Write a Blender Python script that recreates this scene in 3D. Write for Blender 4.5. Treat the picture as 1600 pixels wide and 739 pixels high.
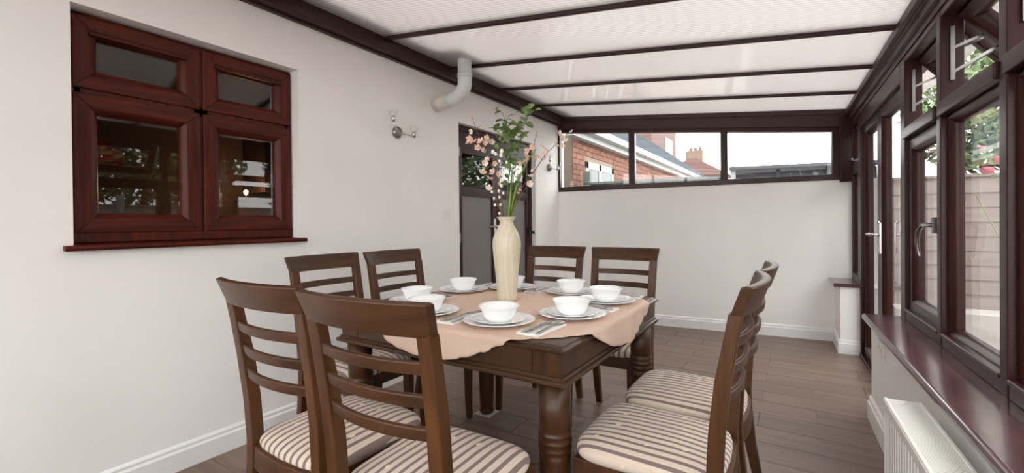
import bpy, math, random
from mathutils import Vector, Matrix
random.seed(7)
sc = bpy.context.scene
for o in list(bpy.data.objects):
    bpy.data.objects.remove(o, do_unlink=True)
COL = sc.collection
PI = math.pi
R = math.radians

# ------------------------------------------------------------------ camera
H = 1.14
YAW, PITCH, ROLL = R(32.825), R(-0.341), R(-0.557)
cam_d = bpy.data.cameras.new('camera'); cam = bpy.data.objects.new('camera', cam_d); COL.objects.link(cam)
fw = Vector((-math.sin(YAW), math.cos(YAW), 0)); rt = Vector((math.cos(YAW), math.sin(YAW), 0)); up = Vector((0, 0, 1))
fw, up = fw*math.cos(PITCH) + up*math.sin(PITCH), up*math.cos(PITCH) - fw*math.sin(PITCH)
rt, up = rt*math.cos(ROLL) + up*math.sin(ROLL), up*math.cos(ROLL) - rt*math.sin(ROLL)
cam.matrix_world = Matrix(((rt.x, up.x, -fw.x, 0), (rt.y, up.y, -fw.y, 0), (rt.z, up.z, -fw.z, H), (0, 0, 0, 1)))
cam_d.sensor_width = 36.0
cam_d.lens = 689.4/1600*36.0
cam_d.shift_y = -15.9/1600
cam_d.clip_start = 0.02; cam_d.clip_end = 300
sc.camera = cam

# ------------------------------------------------------------------ sky: bright, even overcast
world = bpy.data.worlds.new('overcast_sky'); sc.world = world; world.use_nodes = True
wn = world.node_tree; wn.nodes.clear()
wo = wn.nodes.new('ShaderNodeOutputWorld'); wb = wn.nodes.new('ShaderNodeBackground')
wb.inputs['Color'].default_value = (1.0, 0.992, 0.985, 1); wb.inputs['Strength'].default_value = 2.6
wn.links.new(wb.outputs[0], wo.inputs[0])

# ------------------------------------------------------------------ exposure and colour
sc.view_settings.view_transform = 'Standard'; sc.view_settings.look = 'None'
sc.view_settings.gamma = 1.0; sc.view_settings.use_curve_mapping = False
sc.view_settings.exposure = 1.32
try:
    sc.cycles.max_bounces = 12; sc.cycles.diffuse_bounces = 6; sc.cycles.glossy_bounces = 5
    sc.cycles.transmission_bounces = 6; sc.cycles.transparent_max_bounces = 24
    sc.cycles.sample_clamp_indirect = 6.0
    sc.cycles.use_denoising = True
except Exception:
    pass

# ================================================================== helpers
def s2l(c):
    return tuple((x/12.92 if x <= 0.04045 else ((x+0.055)/1.055)**2.4) for x in [v/255 for v in c])

def new_mat(name):
    m = bpy.data.materials.new(name); m.use_nodes = True
    nt = m.node_tree; b = nt.nodes['Principled BSDF']
    return m, nt, b

def plain(name, rgb, rough=0.5, metal=0.0, var=0.06, scale=8.0, bump=0.0, stretch=(1, 1, 1), spec=0.5):
    """colour with a gentle noise variation and optional fine bump, in object space"""
    m, nt, b = new_mat(name); N = nt.nodes; L = nt.links
    tc = N.new('ShaderNodeTexCoord'); mp = N.new('ShaderNodeMapping'); mp.inputs['Scale'].default_value = stretch
    nz = N.new('ShaderNodeTexNoise'); nz.inputs['Scale'].default_value = scale; nz.inputs['Detail'].default_value = 4
    L.new(tc.outputs['Object'], mp.inputs[0]); L.new(mp.outputs[0], nz.inputs['Vector'])
    cr = N.new('ShaderNodeValToRGB'); c = s2l(rgb)
    cr.color_ramp.elements[0].position = 0.3; cr.color_ramp.elements[1].position = 0.7
    cr.color_ramp.elements[0].color = (*[x*(1-var) for x in c], 1); cr.color_ramp.elements[1].color = (*[min(1, x*(1+var)) for x in c], 1)
    L.new(nz.outputs['Fac'], cr.inputs[0]); L.new(cr.outputs[0], b.inputs['Base Color'])
    b.inputs['Roughness'].default_value = rough; b.inputs['Metallic'].default_value = metal
    b.inputs['Specular IOR Level'].default_value = spec
    if bump:
        bp = N.new('ShaderNodeBump'); bp.inputs['Strength'].default_value = bump; bp.inputs['Distance'].default_value = 0.004
        n2 = N.new('ShaderNodeTexNoise'); n2.inputs['Scale'].default_value = scale*6
        L.new(mp.outputs[0], n2.inputs['Vector']); L.new(n2.outputs['Fac'], bp.inputs['Height']); L.new(bp.outputs[0], b.inputs['Normal'])
    return m

def grain(name, dark, light, axis='z', rough=0.4, scale=30.0, rand=0.0, spec=0.35):
    """wood grain: noise drawn out along one axis of the object"""
    m, nt, b = new_mat(name); N = nt.nodes; L = nt.links
    tc = N.new('ShaderNodeTexCoord'); mp = N.new('ShaderNodeMapping')
    k = {'x': (0.06, 1, 1), 'y': (1, 0.06, 1), 'z': (1, 1, 0.06)}[axis]
    mp.inputs['Scale'].default_value = k
    L.new(tc.outputs['Object'], mp.inputs[0])
    nz = N.new('ShaderNodeTexNoise'); nz.inputs['Scale'].default_value = scale; nz.inputs['Detail'].default_value = 6; nz.inputs['Roughness'].default_value = 0.6
    if rand:
        oi = N.new('ShaderNodeObjectInfo'); va = N.new('ShaderNodeVectorMath'); va.operation = 'ADD'
        vs = N.new('ShaderNodeVectorMath'); vs.operation = 'SCALE'; vs.inputs['Scale'].default_value = 37.0
        cmb = N.new('ShaderNodeCombineXYZ')
        for i in range(3): L.new(oi.outputs['Random'], cmb.inputs[i])
        L.new(cmb.outputs[0], vs.inputs[0]); L.new(mp.outputs[0], va.inputs[0]); L.new(vs.outputs[0], va.inputs[1]); L.new(va.outputs[0], nz.inputs['Vector'])
    else:
        L.new(mp.outputs[0], nz.inputs['Vector'])
    cr = N.new('ShaderNodeValToRGB'); e = cr.color_ramp.elements
    e[0].position = 0.32; e[1].position = 0.68; e[0].color = (*s2l(dark), 1); e[1].color = (*s2l(light), 1)
    L.new(nz.outputs['Fac'], cr.inputs[0])
    last = cr.outputs[0]
    if rand:
        hs = N.new('ShaderNodeHueSaturation'); mr = N.new('ShaderNodeMapRange')
        mr.inputs['To Min'].default_value = 1-rand; mr.inputs['To Max'].default_value = 1+rand
        L.new(oi.outputs['Random'], mr.inputs['Value']); L.new(mr.outputs[0], hs.inputs['Value']); L.new(last, hs.inputs['Color']); last = hs.outputs[0]
    L.new(last, b.inputs['Base Color'])
    b.inputs['Specular IOR Level'].default_value = spec
    rr = N.new('ShaderNodeMapRange'); rr.inputs['To Min'].default_value = rough-0.06; rr.inputs['To Max'].default_value = rough+0.1
    L.new(nz.outputs['Fac'], rr.inputs['Value']); L.new(rr.outputs[0], b.inputs['Roughness'])
    return m

def thin_fresnel(N, L, ior):
    """reflectance of a thin sheet, the same from either side"""
    fr = N.new('ShaderNodeFresnel'); ge = N.new('ShaderNodeNewGeometry'); mr = N.new('ShaderNodeMapRange')
    mr.inputs['To Min'].default_value = ior; mr.inputs['To Max'].default_value = 1/ior
    L.new(ge.outputs['Backfacing'], mr.inputs['Value']); L.new(mr.outputs[0], fr.inputs['IOR'])
    return fr

def glass(name, tint=(0.955, 0.965, 0.96), gain=1.0):
    m = bpy.data.materials.new(name); m.use_nodes = True; nt = m.node_tree; N = nt.nodes; L = nt.links; N.clear()
    out = N.new('ShaderNodeOutputMaterial'); mx = N.new('ShaderNodeMixShader'); tr = N.new('ShaderNodeBsdfTransparent'); gl = N.new('ShaderNodeBsdfGlossy')
    tr.inputs[0].default_value = (*tint, 1); gl.inputs['Roughness'].default_value = 0.01
    fr = thin_fresnel(N, L, 1.45)
    mul = N.new('ShaderNodeMath'); mul.operation = 'MULTIPLY'; mul.inputs[1].default_value = gain; mul.use_clamp = True
    # ripple in the float glass
    L.new(fr.outputs[0], mul.inputs[0]); L.new(mul.outputs[0], mx.inputs[0]); L.new(tr.outputs[0], mx.inputs[1]); L.new(gl.outputs[0], mx.inputs[2]); L.new(mx.outputs[0], out.inputs[0])
    return m

class MB:
    """collects geometry, then becomes ONE mesh object"""
    def __init__(s): s.v = []; s.f = []
    def add(s, vs, fs):
        n = len(s.v); s.v += [tuple(v) for v in vs]; s.f += [tuple(i+n for i in f) for f in fs]; return s
    def hexa(s, p):   # 8 points: bottom 4 ccw, top 4 ccw
        return s.add(p, [(3, 2, 1, 0), (4, 5, 6, 7), (0, 1, 5, 4), (1, 2, 6, 5), (2, 3, 7, 6), (3, 0, 4, 7)])
    def box(s, x0, x1, y0, y1, z0, z1):
        return s.hexa([(x0, y0, z0), (x1, y0, z0), (x1, y1, z0), (x0, y1, z0), (x0, y0, z1), (x1, y0, z1), (x1, y1, z1), (x0, y1, z1)])
    def prism(s, pts, axis, a0, a1):
        """2-D polygon pushed along an axis; pts are the other two coordinates in order"""
        def P(p, a):
            if axis == 'x': return (a, p[0], p[1])
            if axis == 'y': return (p[0], a, p[1])
            return (p[0], p[1], a)
        n = len(pts); vs = [P(p, a0) for p in pts] + [P(p, a1) for p in pts]
        fs = [tuple(range(n))[::-1], tuple(range(n, 2*n))] + [(i, (i+1) % n, n+(i+1) % n, n+i) for i in range(n)]
        return s.add(vs, fs)
    def lathe(s, prof, n=32, c=(0, 0, 0), close=True):
        vs = []; fs = []
        for r, z in prof:
            for k in range(n):
                a = 2*PI*k/n; vs.append((c[0]+r*math.cos(a), c[1]+r*math.sin(a), c[2]+z))
        for i in range(len(prof)-1):
            for k in range(n):
                k2 = (k+1) % n; fs.append((i*n+k, i*n+k2, (i+1)*n+k2, (i+1)*n+k))
        if close:
            fs.append(tuple(range(n))[::-1]); m = (len(prof)-1)*n; fs.append(tuple(range(m, m+n)))
        return s.add(vs, fs)
    def tube(s, path, rad, n=8, cap=True):
        path = [Vector(p) for p in path]
        if not isinstance(rad, (list, tuple)): rad = [rad]*len(path)
        vs = []; fs = []; ref = Vector((0, 0, 1))
        t0 = (path[1]-path[0]).normalized()
        if abs(t0.dot(ref)) > 0.9: ref = Vector((1, 0, 0))
        u = t0.cross(ref).normalized()
        for i, p in enumerate(path):
            t = (path[min(i+1, len(path)-1)]-path[max(i-1, 0)]).normalized()
            u = (u - t*u.dot(t)).normalized(); w = t.cross(u)
            for k in range(n):
                a = 2*PI*k/n; vs.append(tuple(p + (u*math.cos(a)+w*math.sin(a))*rad[i]))
        for i in range(len(path)-1):
            for k in range(n):
                k2 = (k+1) % n; fs.append((i*n+k, i*n+k2, (i+1)*n+k2, (i+1)*n+k))
        if cap:
            fs.append(tuple(range(n))[::-1]); m = (len(path)-1)*n; fs.append(tuple(range(m, m+n)))
        return s.add(vs, fs)
    def loft(s, rings):
        """list of equally long closed rings of points"""
        n = len(rings[0]); vs = [p for r in rings for p in r]; fs = []
        for i in range(len(rings)-1):
            for k in range(n):
                k2 = (k+1) % n; fs.append((i*n+k, i*n+k2, (i+1)*n+k2, (i+1)*n+k))
        fs.append(tuple(range(n))[::-1]); m = (len(rings)-1)*n; fs.append(tuple(range(m, m+n)))
        return s.add(vs, fs)
    def mesh(s, name, mat, smooth=False):
        me = bpy.data.meshes.new(name); me.from_pydata(s.v, [], s.f); me.update()
        if mat: me.materials.append(mat)
        if smooth:
            for p in me.polygons: p.use_smooth = True
        return me
    def build(s, name, mat, parent=None, smooth=False, bevel=0.0, mw=None, seg=2):
        import bmesh
        me = s.mesh(name, mat, smooth)
        bm = bmesh.new(); bm.from_mesh(me); bmesh.ops.recalc_face_normals(bm, faces=bm.faces); bm.to_mesh(me); bm.free()
        return link(name, me, parent, bevel, mw, seg)

def link(name, me, parent=None, bevel=0.0, mw=None, seg=2):
    o = bpy.data.objects.new(name, me); COL.objects.link(o)
    if parent is not None: o.parent = parent
    if mw is not None: o.matrix_world = mw if parent is None else mw
    if bevel:
        b = o.modifiers.new('soft_edges', 'BEVEL'); b.width = bevel; b.segments = seg; b.limit_method = 'ANGLE'; b.angle_limit = R(40)
        me.polygons.foreach_set('use_smooth', [True]*len(me.polygons))
        w = o.modifiers.new('flat_faces', 'WEIGHTED_NORMAL'); w.keep_sharp = True
    return o

def empty(name, loc=(0, 0, 0), rz=0.0, mw=None):
    o = bpy.data.objects.new(name, None); COL.objects.link(o); o.empty_display_size = 0.05
    if mw is not None: o.matrix_world = mw
    else: o.location = loc; o.rotation_euler = (0, 0, rz)
    return o

def tag(o, label=None, cat=None, group=None, kind=None):
    if label: o['label'] = label
    if cat: o['category'] = cat
    if group: o['group'] = group
    if kind: o['kind'] = kind
    return o

def copy_tree(o, parent=None):
    c = o.copy(); COL.objects.link(c); c.parent = parent
    for ch in list(o.children): copy_tree(ch, c)
    return c

# frames of the room: the garden wall (right) and the far wall are not quite square to the house wall
RA = R(1.7)
MR = Matrix.Rotation(RA, 4, 'Z'); MR.translation = Vector((math.cos(RA), math.sin(RA), 0))*0.434   # x outwards, y along, z up
BA = math.atan(0.107)
MBK = Matrix.Translation((-2.445, 4.855, 0)) @ Matrix.Rotation(BA, 4, 'Z')                           # x along, y outwards
XL = -2.445
def roof_z(x): return 2.40 - 0.09*(x+2.40)          # underside of the rafters

# ================================================================== materials
M = {}
M['wall'] = plain('white_wall_paint', (245, 243, 241), 0.75, var=0.015, scale=3, bump=0.06)
M['white'] = plain('white_gloss_paint', (240, 240, 239), 0.35, var=0.01)
M['rosewood'] = grain('rosewood_upvc', (54, 16, 9), (92, 33, 20), 'z', 0.36, 40, spec=0.22)
M['rosewood_x'] = grain('rosewood_upvc_across', (54, 16, 9), (92, 33, 20), 'y', 0.36, 40, spec=0.22)
M['frame'] = grain('dark_mahogany_upvc', (40, 15, 13), (58, 25, 22), 'z', 0.34, 40, spec=0.3)
M['frame_h'] = grain('dark_mahogany_upvc_along', (42, 18, 16), (58, 28, 25), 'y', 0.34, 40, spec=0.4)
M['beam'] = grain('roof_beam_brown', (50, 28, 25), (64, 38, 34), 'y', 0.42, 30)
M['sill'] = plain('polished_mahogany_sill', (84, 58, 60), 0.16, var=0.18, scale=9)
M['rubber'] = plain('black_gasket', (22, 22, 22), 0.6)
M['glass'] = glass('window_glass')
M['glass2'] = glass('coated_double_glazing', (0.82, 0.86, 0.86), 2.2)
M['chrome'] = plain('chrome', (205, 205, 205), 0.15, 1.0, var=0.02)
M['satin'] = plain('brushed_nickel', (150, 147, 143), 0.32, 1.0, var=0.05)
M['wood'] = grain('walnut_chair_wood', (58, 34, 15), (88, 53, 25), 'z', 0.36, 28)
M['wood_x'] = grain('walnut_chair_wood_across', (54, 32, 17), (80, 49, 27), 'x', 0.36, 28)
M['table'] = grain('dark_table_wood', (50, 32, 19), (78, 50, 30), 'x', 0.3, 22)
M['table_y'] = grain('dark_table_wood_side', (50, 32, 19), (78, 50, 30), 'y', 0.3, 22)
M['table_z'] = grain('dark_table_leg_wood', (42, 25, 13), (76, 46, 24), 'z', 0.3, 22)
M['cloth'] = plain('peach_tablecloth', (216, 188, 170), 0.85, var=0.03, scale=14, bump=0.1)
M['china'] = plain('white_china', (246, 247, 248), 0.12, var=0.0)
M['napkin'] = plain('white_paper_napkin', (240, 240, 238), 0.9, var=0.01, bump=0.2, scale=20)
M['steel'] = plain('cutlery_steel', (190, 188, 184), 0.18, 1.0, var=0.03)
M['pipe'] = plain('pale_grey_pipe_plastic', (222, 227, 226), 0.4, var=0.02)
M['pipe_old'] = plain('painted_pipe_end', (220, 214, 206), 0.55, var=0.04)
M['plastic'] = plain('white_plastic', (236, 235, 232), 0.35, var=0.01)
M['grey_panel'] = plain('grey_door_panel', (122, 119, 117), 0.3, var=0.02)
M['grout'] = plain('pale_grout', (158, 145, 136), 0.85)
M['tile'] = grain('wood_look_tile', (104, 84, 74), (132, 110, 99), 'x', 0.33, 14, rand=0.09)
M['pad'] = plain('felt_pad', (205, 200, 192), 0.9)

def fabric():
    m, nt, b = new_mat('striped_seat_fabric'); N = nt.nodes; L = nt.links
    tc = N.new('ShaderNodeTexCoord'); sx = N.new('ShaderNodeSeparateXYZ'); L.new(tc.outputs['Object'], sx.inputs[0])
    def math_(op, a, bb=None):
        n = N.new('ShaderNodeMath'); n.operation = op
        for i, v in enumerate((a, bb)):
            if v is None: continue
            if isinstance(v, (int, float)): n.inputs[i].default_value = v
            else: L.new(v, n.inputs[i])
        return n.outputs[0]
    fr = math_('FRACT', math_('MULTIPLY', math_('ADD', sx.outputs['X'], 1.0), 1/0.029))
    dark = math_('LESS_THAN', fr, 0.40)
    thin = math_('MULTIPLY', math_('GREATER_THAN', fr, 0.68), math_('LESS_THAN', fr, 0.73))
    # scattered woven sprigs over the stripes
    vo = N.new('ShaderNodeTexVoronoi'); vo.inputs['Scale'].default_value = 24; vo.inputs['Randomness'].default_value = 0.7
    mp = N.new('ShaderNodeMapping'); mp.inputs['Scale'].default_value = (1.0, 0.7, 0.001); mp.inputs['Rotation'].default_value = (0, 0, 0.5)
    L.new(tc.outputs['Object'], mp.inputs[0]); L.new(mp.outputs[0], vo.inputs['Vector'])
    sprig = math_('LESS_THAN', vo.outputs['Distance'], 0.17)
    m1 = N.new('ShaderNodeMix'); m1.data_type = 'RGBA'; m1.inputs[6].default_value = (*s2l((206, 190, 175)), 1); m1.inputs[7].default_value = (*s2l((122, 102, 97)), 1)
    L.new(dark, m1.inputs[0])
    m3 = N.new('ShaderNodeMix'); m3.data_type = 'RGBA'; m3.inputs[7].default_value = (*s2l((205, 178, 158)), 1); L.new(m1.outputs[2], m3.inputs[6]); L.new(thin, m3.inputs[0])
    m2 = N.new('ShaderNodeMix'); m2.data_type = 'RGBA'; m2.inputs[7].default_value = (*s2l((222, 200, 172)), 1); L.new(m3.outputs[2], m2.inputs[6]); L.new(sprig, m2.inputs[0])
    L.new(m2.outputs[2], b.inputs['Base Color']); b.inputs['Roughness'].default_value = 0.8; b.inputs['Sheen Weight'].default_value = 0.15
    return m
M['fabric'] = fabric()

def polycarb():
    """twin-wall roofing sheet: fine ribs, part clear and part milky, light comes through from the sky above"""
    m = bpy.data.materials.new('ribbed_polycarbonate'); m.use_nodes = True; nt = m.node_tree; N = nt.nodes; L = nt.links; N.clear()
    out = N.new('ShaderNodeOutputMaterial')
    tc = N.new('ShaderNodeTexCoord'); mp = N.new('ShaderNodeMapping'); mp.inputs['Rotation'].default_value = (0, 0, -BA)
    wv = N.new('ShaderNodeTexWave'); wv.bands_direction = 'Y'; wv.inputs['Scale'].default_value = 12.0; wv.inputs['Distortion'].default_value = 0.0
    L.new(tc.outputs['Object'], mp.inputs[0]); L.new(mp.outputs[0], wv.inputs['Vector'])
    cr = N.new('ShaderNodeValToRGB'); cr.color_ramp.elements[0].position = 0.0; cr.color_ramp.elements[1].position = 0.35
    cr.color_ramp.elements[0].color = (0.53, 0.505, 0.49, 1); cr.color_ramp.elements[1].color = (0.73, 0.71, 0.70, 1)
    L.new(wv.outputs['Fac'], cr.inputs[0])
    tl = N.new('ShaderNodeBsdfTranslucent'); tp = N.new('ShaderNodeBsdfTransparent'); gl = N.new('ShaderNodeBsdfGlossy'); gl.inputs['Roughness'].default_value = 0.06
    L.new(cr.outputs[0], tl.inputs[0]); L.new(cr.outputs[0], tp.inputs[0])
    df = N.new('ShaderNodeBsdfDiffuse'); L.new(cr.outputs[0], df.inputs[0])
    a = N.new('ShaderNodeMixShader'); a.inputs[0].default_value = 0.26; L.new(tl.outputs[0], a.inputs[1]); L.new(tp.outputs[0], a.inputs[2])
    d = N.new('ShaderNodeMixShader'); d.inputs[0].default_value = 0.45; L.new(a.outputs[0], d.inputs[1]); L.new(df.outputs[0], d.inputs[2])
    fr = thin_fresnel(N, L, 1.3)
    c = N.new('ShaderNodeMixShader'); L.new(fr.outputs[0], c.inputs[0]); L.new(d.outputs[0], c.inputs[1]); L.new(gl.outputs[0], c.inputs[2]); L.new(c.outputs[0], out.inputs[0])
    return m
M['poly'] = polycarb()

# ================================================================== SETTING
# ---- floor: grout bed and wood-look tiles
fl = MB().box(XL-0.3, 0.75, -1.3, 5.35, -0.12, -0.005).build('floor', M['grout']); tag(fl, 'grey brown floor laid with wood-look plank tiles', 'floor', kind='structure')
TL, TW, G = 0.565, 0.199, 0.003
full = None
for r in range(-17, 17):
    y0 = 2.005 + r*TW; y1 = y0+TW
    if y1 < -1.25 or y0 > 5.25: continue
    off = -1.32 if r % 2 == 0 else -1.04
    k0 = math.floor((XL-off)/TL)
    for k in range(k0, k0+8):
        x0 = max(off+k*TL, XL); x1 = min(off+(k+1)*TL, 0.62)
        if x1-x0 < 0.02: continue
        w, d = x1-x0-G, TW-G
        if abs(w-(TL-G)) < 1e-4:
            if full is None: full = MB().box(-w/2, w/2, -d/2, d/2, -0.008, 0).mesh('floor_tile', M['tile'])
            me = full
        else: me = MB().box(-w/2, w/2, -d/2, d/2, -0.008, 0).mesh('floor_tile', M['tile'])
        t = bpy.data.objects.new('floor_tile', me); COL.objects.link(t); t.parent = fl; t.location = ((x0+x1)/2, (y0+y1)/2, 0)

# ---- house wall on the left with a window and a door opening
WY0, WY1, WZ0, WZ1 = 0.535, 1.496, 1.065, 2.05
DY0, DY1, DZ1 = 2.954, 4.31, 2.02
w = MB(); T = XL-0.30
for (y0, y1, z0, z1) in ((-1.3, WY0, 0, 2.55), (WY0, WY1, 0, WZ0), (WY0, WY1, WZ1, 2.55), (WY1, DY0, 0, 2.55), (DY0, DY1, DZ1, 2.55), (DY1, 5.0, 0, 2.55)):
    w.box(T, XL, y0, y1, z0, z1)
tag(w.build('wall_left', M['wall']), 'long white painted house wall with window and door openings', 'wall', kind='structure')

w = MB().box(T, XL-0.004, -1.3, 5.0, 2.552, 4.6); w.box(XL-0.3, XL+0.40, -1.3, 5.0, 4.6, 4.72)  # out of view: eave overhang and dark brick added to darken the roof's left
tag(w.build('wall_upper', plain('roof_shading_brick', (120, 84, 70), 0.85, var=0.12, scale=7)), 'unseen upper storey, eave and dark brick added to shade the lean-to roof', 'wall', kind='structure')

# ---- far wall (white dwarf wall under the high window strip)
UB = 2.79
w = MB().box(-0.02, UB+0.35, 0, 0.12, 0, 1.525)
tag(w.build('wall_back', M['wall'], mw=MBK), 'white far wall below the strip of high windows', 'wall', kind='structure')

# ---- garden wall on the right: low wall under the windows, and a short pier past the door
w = MB().box(0.018, 0.30, -1.3, 3.22, 0, 0.57)
w.box(0.018, 0.30, 4.70, 5.2, 0, 0.57)
tag(w.build('wall_right', M['wall'], mw=MR), 'low white wall and short pier under the garden windows', 'wall', kind='structure')
w = MB().box(XL-0.3, 0.8, -1.42, -1.3, 0, 0.57)
tag(w.build('wall_rear', M['wall']), 'low white wall closing the room behind the viewer', 'wall', kind='structure')

# ---- skirting boards with a moulded top
def skirt(h=0.12, t=0.018): return [(0, 0), (t, 0), (t, h*0.72), (t*0.55, h*0.80), (t*0.62, h*0.90), (t*0.25, h*0.97), (0, h)]
s = MB()
for y0, y1 in ((-1.3, DY0-0.002), (DY1+0.002, 4.86)): s.prism([(XL+a, z) for a, z in skirt()], 'y', y0, y1)
tag(s.build('baseboard_left', M['white']), 'white moulded skirting board along the house wall', 'skirting board', kind='structure')
s = MB().prism([(-a, z) for a, z in skirt()], 'x', 0.0, 2.755)
tag(s.build('baseboard_back', M['white'], mw=MBK), 'white skirting board along the far wall', 'skirting board', kind='structure')
s = MB().prism([(0.018-a, z) for a, z in skirt(0.135)], 'y', -1.3, 3.235)
s.box(0.0, 0.15, 3.22, 3.236, 0, 0.10)
s.prism([(0.018-a, z) for a, z in skirt()], 'y', 4.685, 5.12)
s.prism([(4.70-a, z) for a, z in skirt()], 'x', 0.003, 0.15)
tag(s.build('baseboard_right', M['white'], mw=MR), 'white skirting board around the low garden wall and pier', 'skirting board', kind='structure')

# ---- window sills of the garden wall
s = MB().prism([(-0.022, 0.572), (0.16, 0.572), (0.16, 0.602), (-0.010, 0.602), (-0.020, 0.597), (-0.024, 0.588)], 'y', -1.3, 3.235)
tag(s.build('trim_1', M['sill'], mw=MR, bevel=0.003), 'long polished mahogany window sill on the low wall', 'window sill', kind='structure')
s = MB().box(-0.03, 0.16, 4.668, 5.12, 0.572, 0.602)
tag(s.build('trim_2', M['sill'], mw=MR, bevel=0.003), 'small dark window sill on the white pier', 'window sill', kind='structure')

# ---- roof: wall plate, rafters, eave beam and ribbed sheets
ceil = empty('ceiling'); tag(ceil, 'sloping lean-to roof of ribbed translucent sheets on dark rafters', 'roof', kind='structure')
b = MB().prism([(XL, 2.335), (XL+0.075, 2.335), (XL+0.085, 2.350), (XL+0.085, 2.46), (XL, 2.46)], 'y', -1.3, 4.9)
b.build('wall_plate', M['beam'], ceil, bevel=0.004)
b = MB().box(XL+0.001, XL+0.03, -1.3, 4.9, 2.322, 2.340); b.build('wall_plate_bead', M['beam'], ceil)
def eave_x(y): # inner face of the eave beam, in the right wall's frame a = 0.115
    return (MR @ Vector((0.115, y, 0))).x
rows = [4.87-0.70*k for k in range(0, 10)]          # along the house wall at x = -2.40
def rline(y, x): return y + 0.107*(x+2.40)
for k, y in enumerate(rows):
    if k == 0: continue
    x0, x1 = XL+0.07, eave_x(y)+0.03
    hw = 0.0135
    p = []
    for z_off in (0.004, 0.027):
        for (x, sgn) in ((x0, -1), (x1, -1), (x1, 1), (x0, 1)):
            p.append((x, rline(y, x)+sgn*hw, roof_z(x)+z_off))
    MB().hexa(p).build('rafter', M['beam'], ceil, bevel=0.004)
    # glazing bar cap on the top side
    p = []
    for z_off in (0.043, 0.065):
        for (x, sgn) in ((x0, -1), (x1+0.3, -1), (x1+0.3, 1), (x0, 1)):
            p.append((x, rline(y, x)+sgn*0.022, roof_z(x)+z_off))
    MB().hexa(p).build('rafter_cap', M['beam'], ceil)
for k in range(len(rows)-1):
    ya, yb = rows[k+1], rows[k]
    if k == 0: yb += 0.12
    x0, x1 = XL+0.01, eave_x(ya)+0.42
    p = []
    for z_off in (0.028, 0.042):
        for (x, y) in ((x0, ya), (x1, ya), (x1, yb), (x0, yb)): p.append((x, rline(y, x), roof_z(x)+z_off))
    MB().hexa(p).build('roof_sheet', M['poly'], ceil)
# lead flashing over the top edge of the sheets, against the house
fp = []
for dz in (0.0, 0.004):
    fp += [(XL+0.002, -1.3, roof_z(XL)+0.115+dz), (XL+0.24, -1.3, roof_z(XL+0.24)+0.085+dz), (XL+0.24, 5.0, roof_z(XL+0.24)+0.085+dz), (XL+0.002, 5.0, roof_z(XL)+0.115+dz)]
MB().hexa(fp).build('lead_flashing', plain('roof_lead', (96, 98, 102), 0.6), ceil)
# eave beam along the garden wall: stepped section
prof = [(0.115, 2.12), (0.115, 2.205), (0.20, 2.205), (0.32, 2.19), (0.32, 2.02), (0.145, 2.02), (0.145, 2.055), (0.130, 2.06), (0.130, 2.105)]
MB().prism(prof, 'y', -1.3, 5.25).build('eave_beam', M['beam'], ceil, mw=MR)
MB().prism([(0.100, 2.118), (0.116, 2.110), (0.116, 2.160), (0.100, 2.160)], 'y', -1.3, 5.12).build('eave_bead', M['beam'], ceil, mw=MR)
sc_m = MB().lathe([(0.006, 0), (0.004, 0.003)], 8)
for y in (2.75, 3.45, 4.2):
    o = link('cover_screw', sc_m.mesh('cover_screw', M['rubber']), ceil); o.matrix_world = MR @ Matrix.Translation((0.1295, y, 2.083)) @ Matrix.Rotation(-PI/2, 4, 'Y')

# ================================================================== WINDOWS
def sash(parent, name, x, y0, y1, z0, z1, wd, dp, mat_v, mat_h, pane=True, mw=None, bead=0.012, into=1, side=1):
    """four mitred frame members round a pane, built as ONE part with the pane as sub-part.
    lies in a plane of constant x; its room-side face is at x, it goes dp in direction 'into'"""
    prof = [(0, 0.003), (0, dp), (wd, dp), (wd, dp*0.62), (wd-bead*0.4, dp*0.36), (wd-bead, dp*0.22), (wd-bead*1.5, 0.003), (wd-bead*1.9, 0), (0.006, 0)]
    o = bpy.data.objects.new(name, None); COL.objects.link(o); o.empty_display_size = 0.05; o.parent = parent
    if mw is not None: o.matrix_world = mw
    gp = 0.0004
    for kk, (c0, c1) in enumerate((((y0, z0), (y1, z0)), ((y1, z0), (y1, z1)), ((y1, z1), (y0, z1)), ((y0, z1), (y0, z0)))):
        sgn = {0: ((1, 1), (-1, 1)), 1: ((-1, 1), (-1, -1)), 2: ((-1, -1), (1, -1)), 3: ((1, -1), (1, 1))}[kk]
        rings = []
        for e_, (c, sg) in enumerate(((c0, sgn[0]), (c1, sgn[1]))):
            sh = (gp if e_ == 0 else -gp)
            dy_, dz_ = (sh, 0) if kk == 0 else (0, sh) if kk == 1 else (-sh, 0) if kk == 2 else (0, -sh)
            rings.append([(x+into*d, c[0]+sg[0]*o_+dy_, c[1]+sg[1]*o_+dz_) for o_, d in prof])
        MB().loft(rings).build('stile' if kk % 2 else 'rail', mat_v if kk % 2 else mat_h, o, mw=mw, bevel=0.0015, seg=1)
    if pane:
        xp = x+into*dp*0.6
        g = MB().box(min(xp, xp+into*0.012), max(xp, xp+into*0.012), y0+wd*0.75, y1-wd*0.75, z0+wd*0.75, z1-wd*0.75).build('pane', M['glass'], o, mw=mw)
    return o

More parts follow.
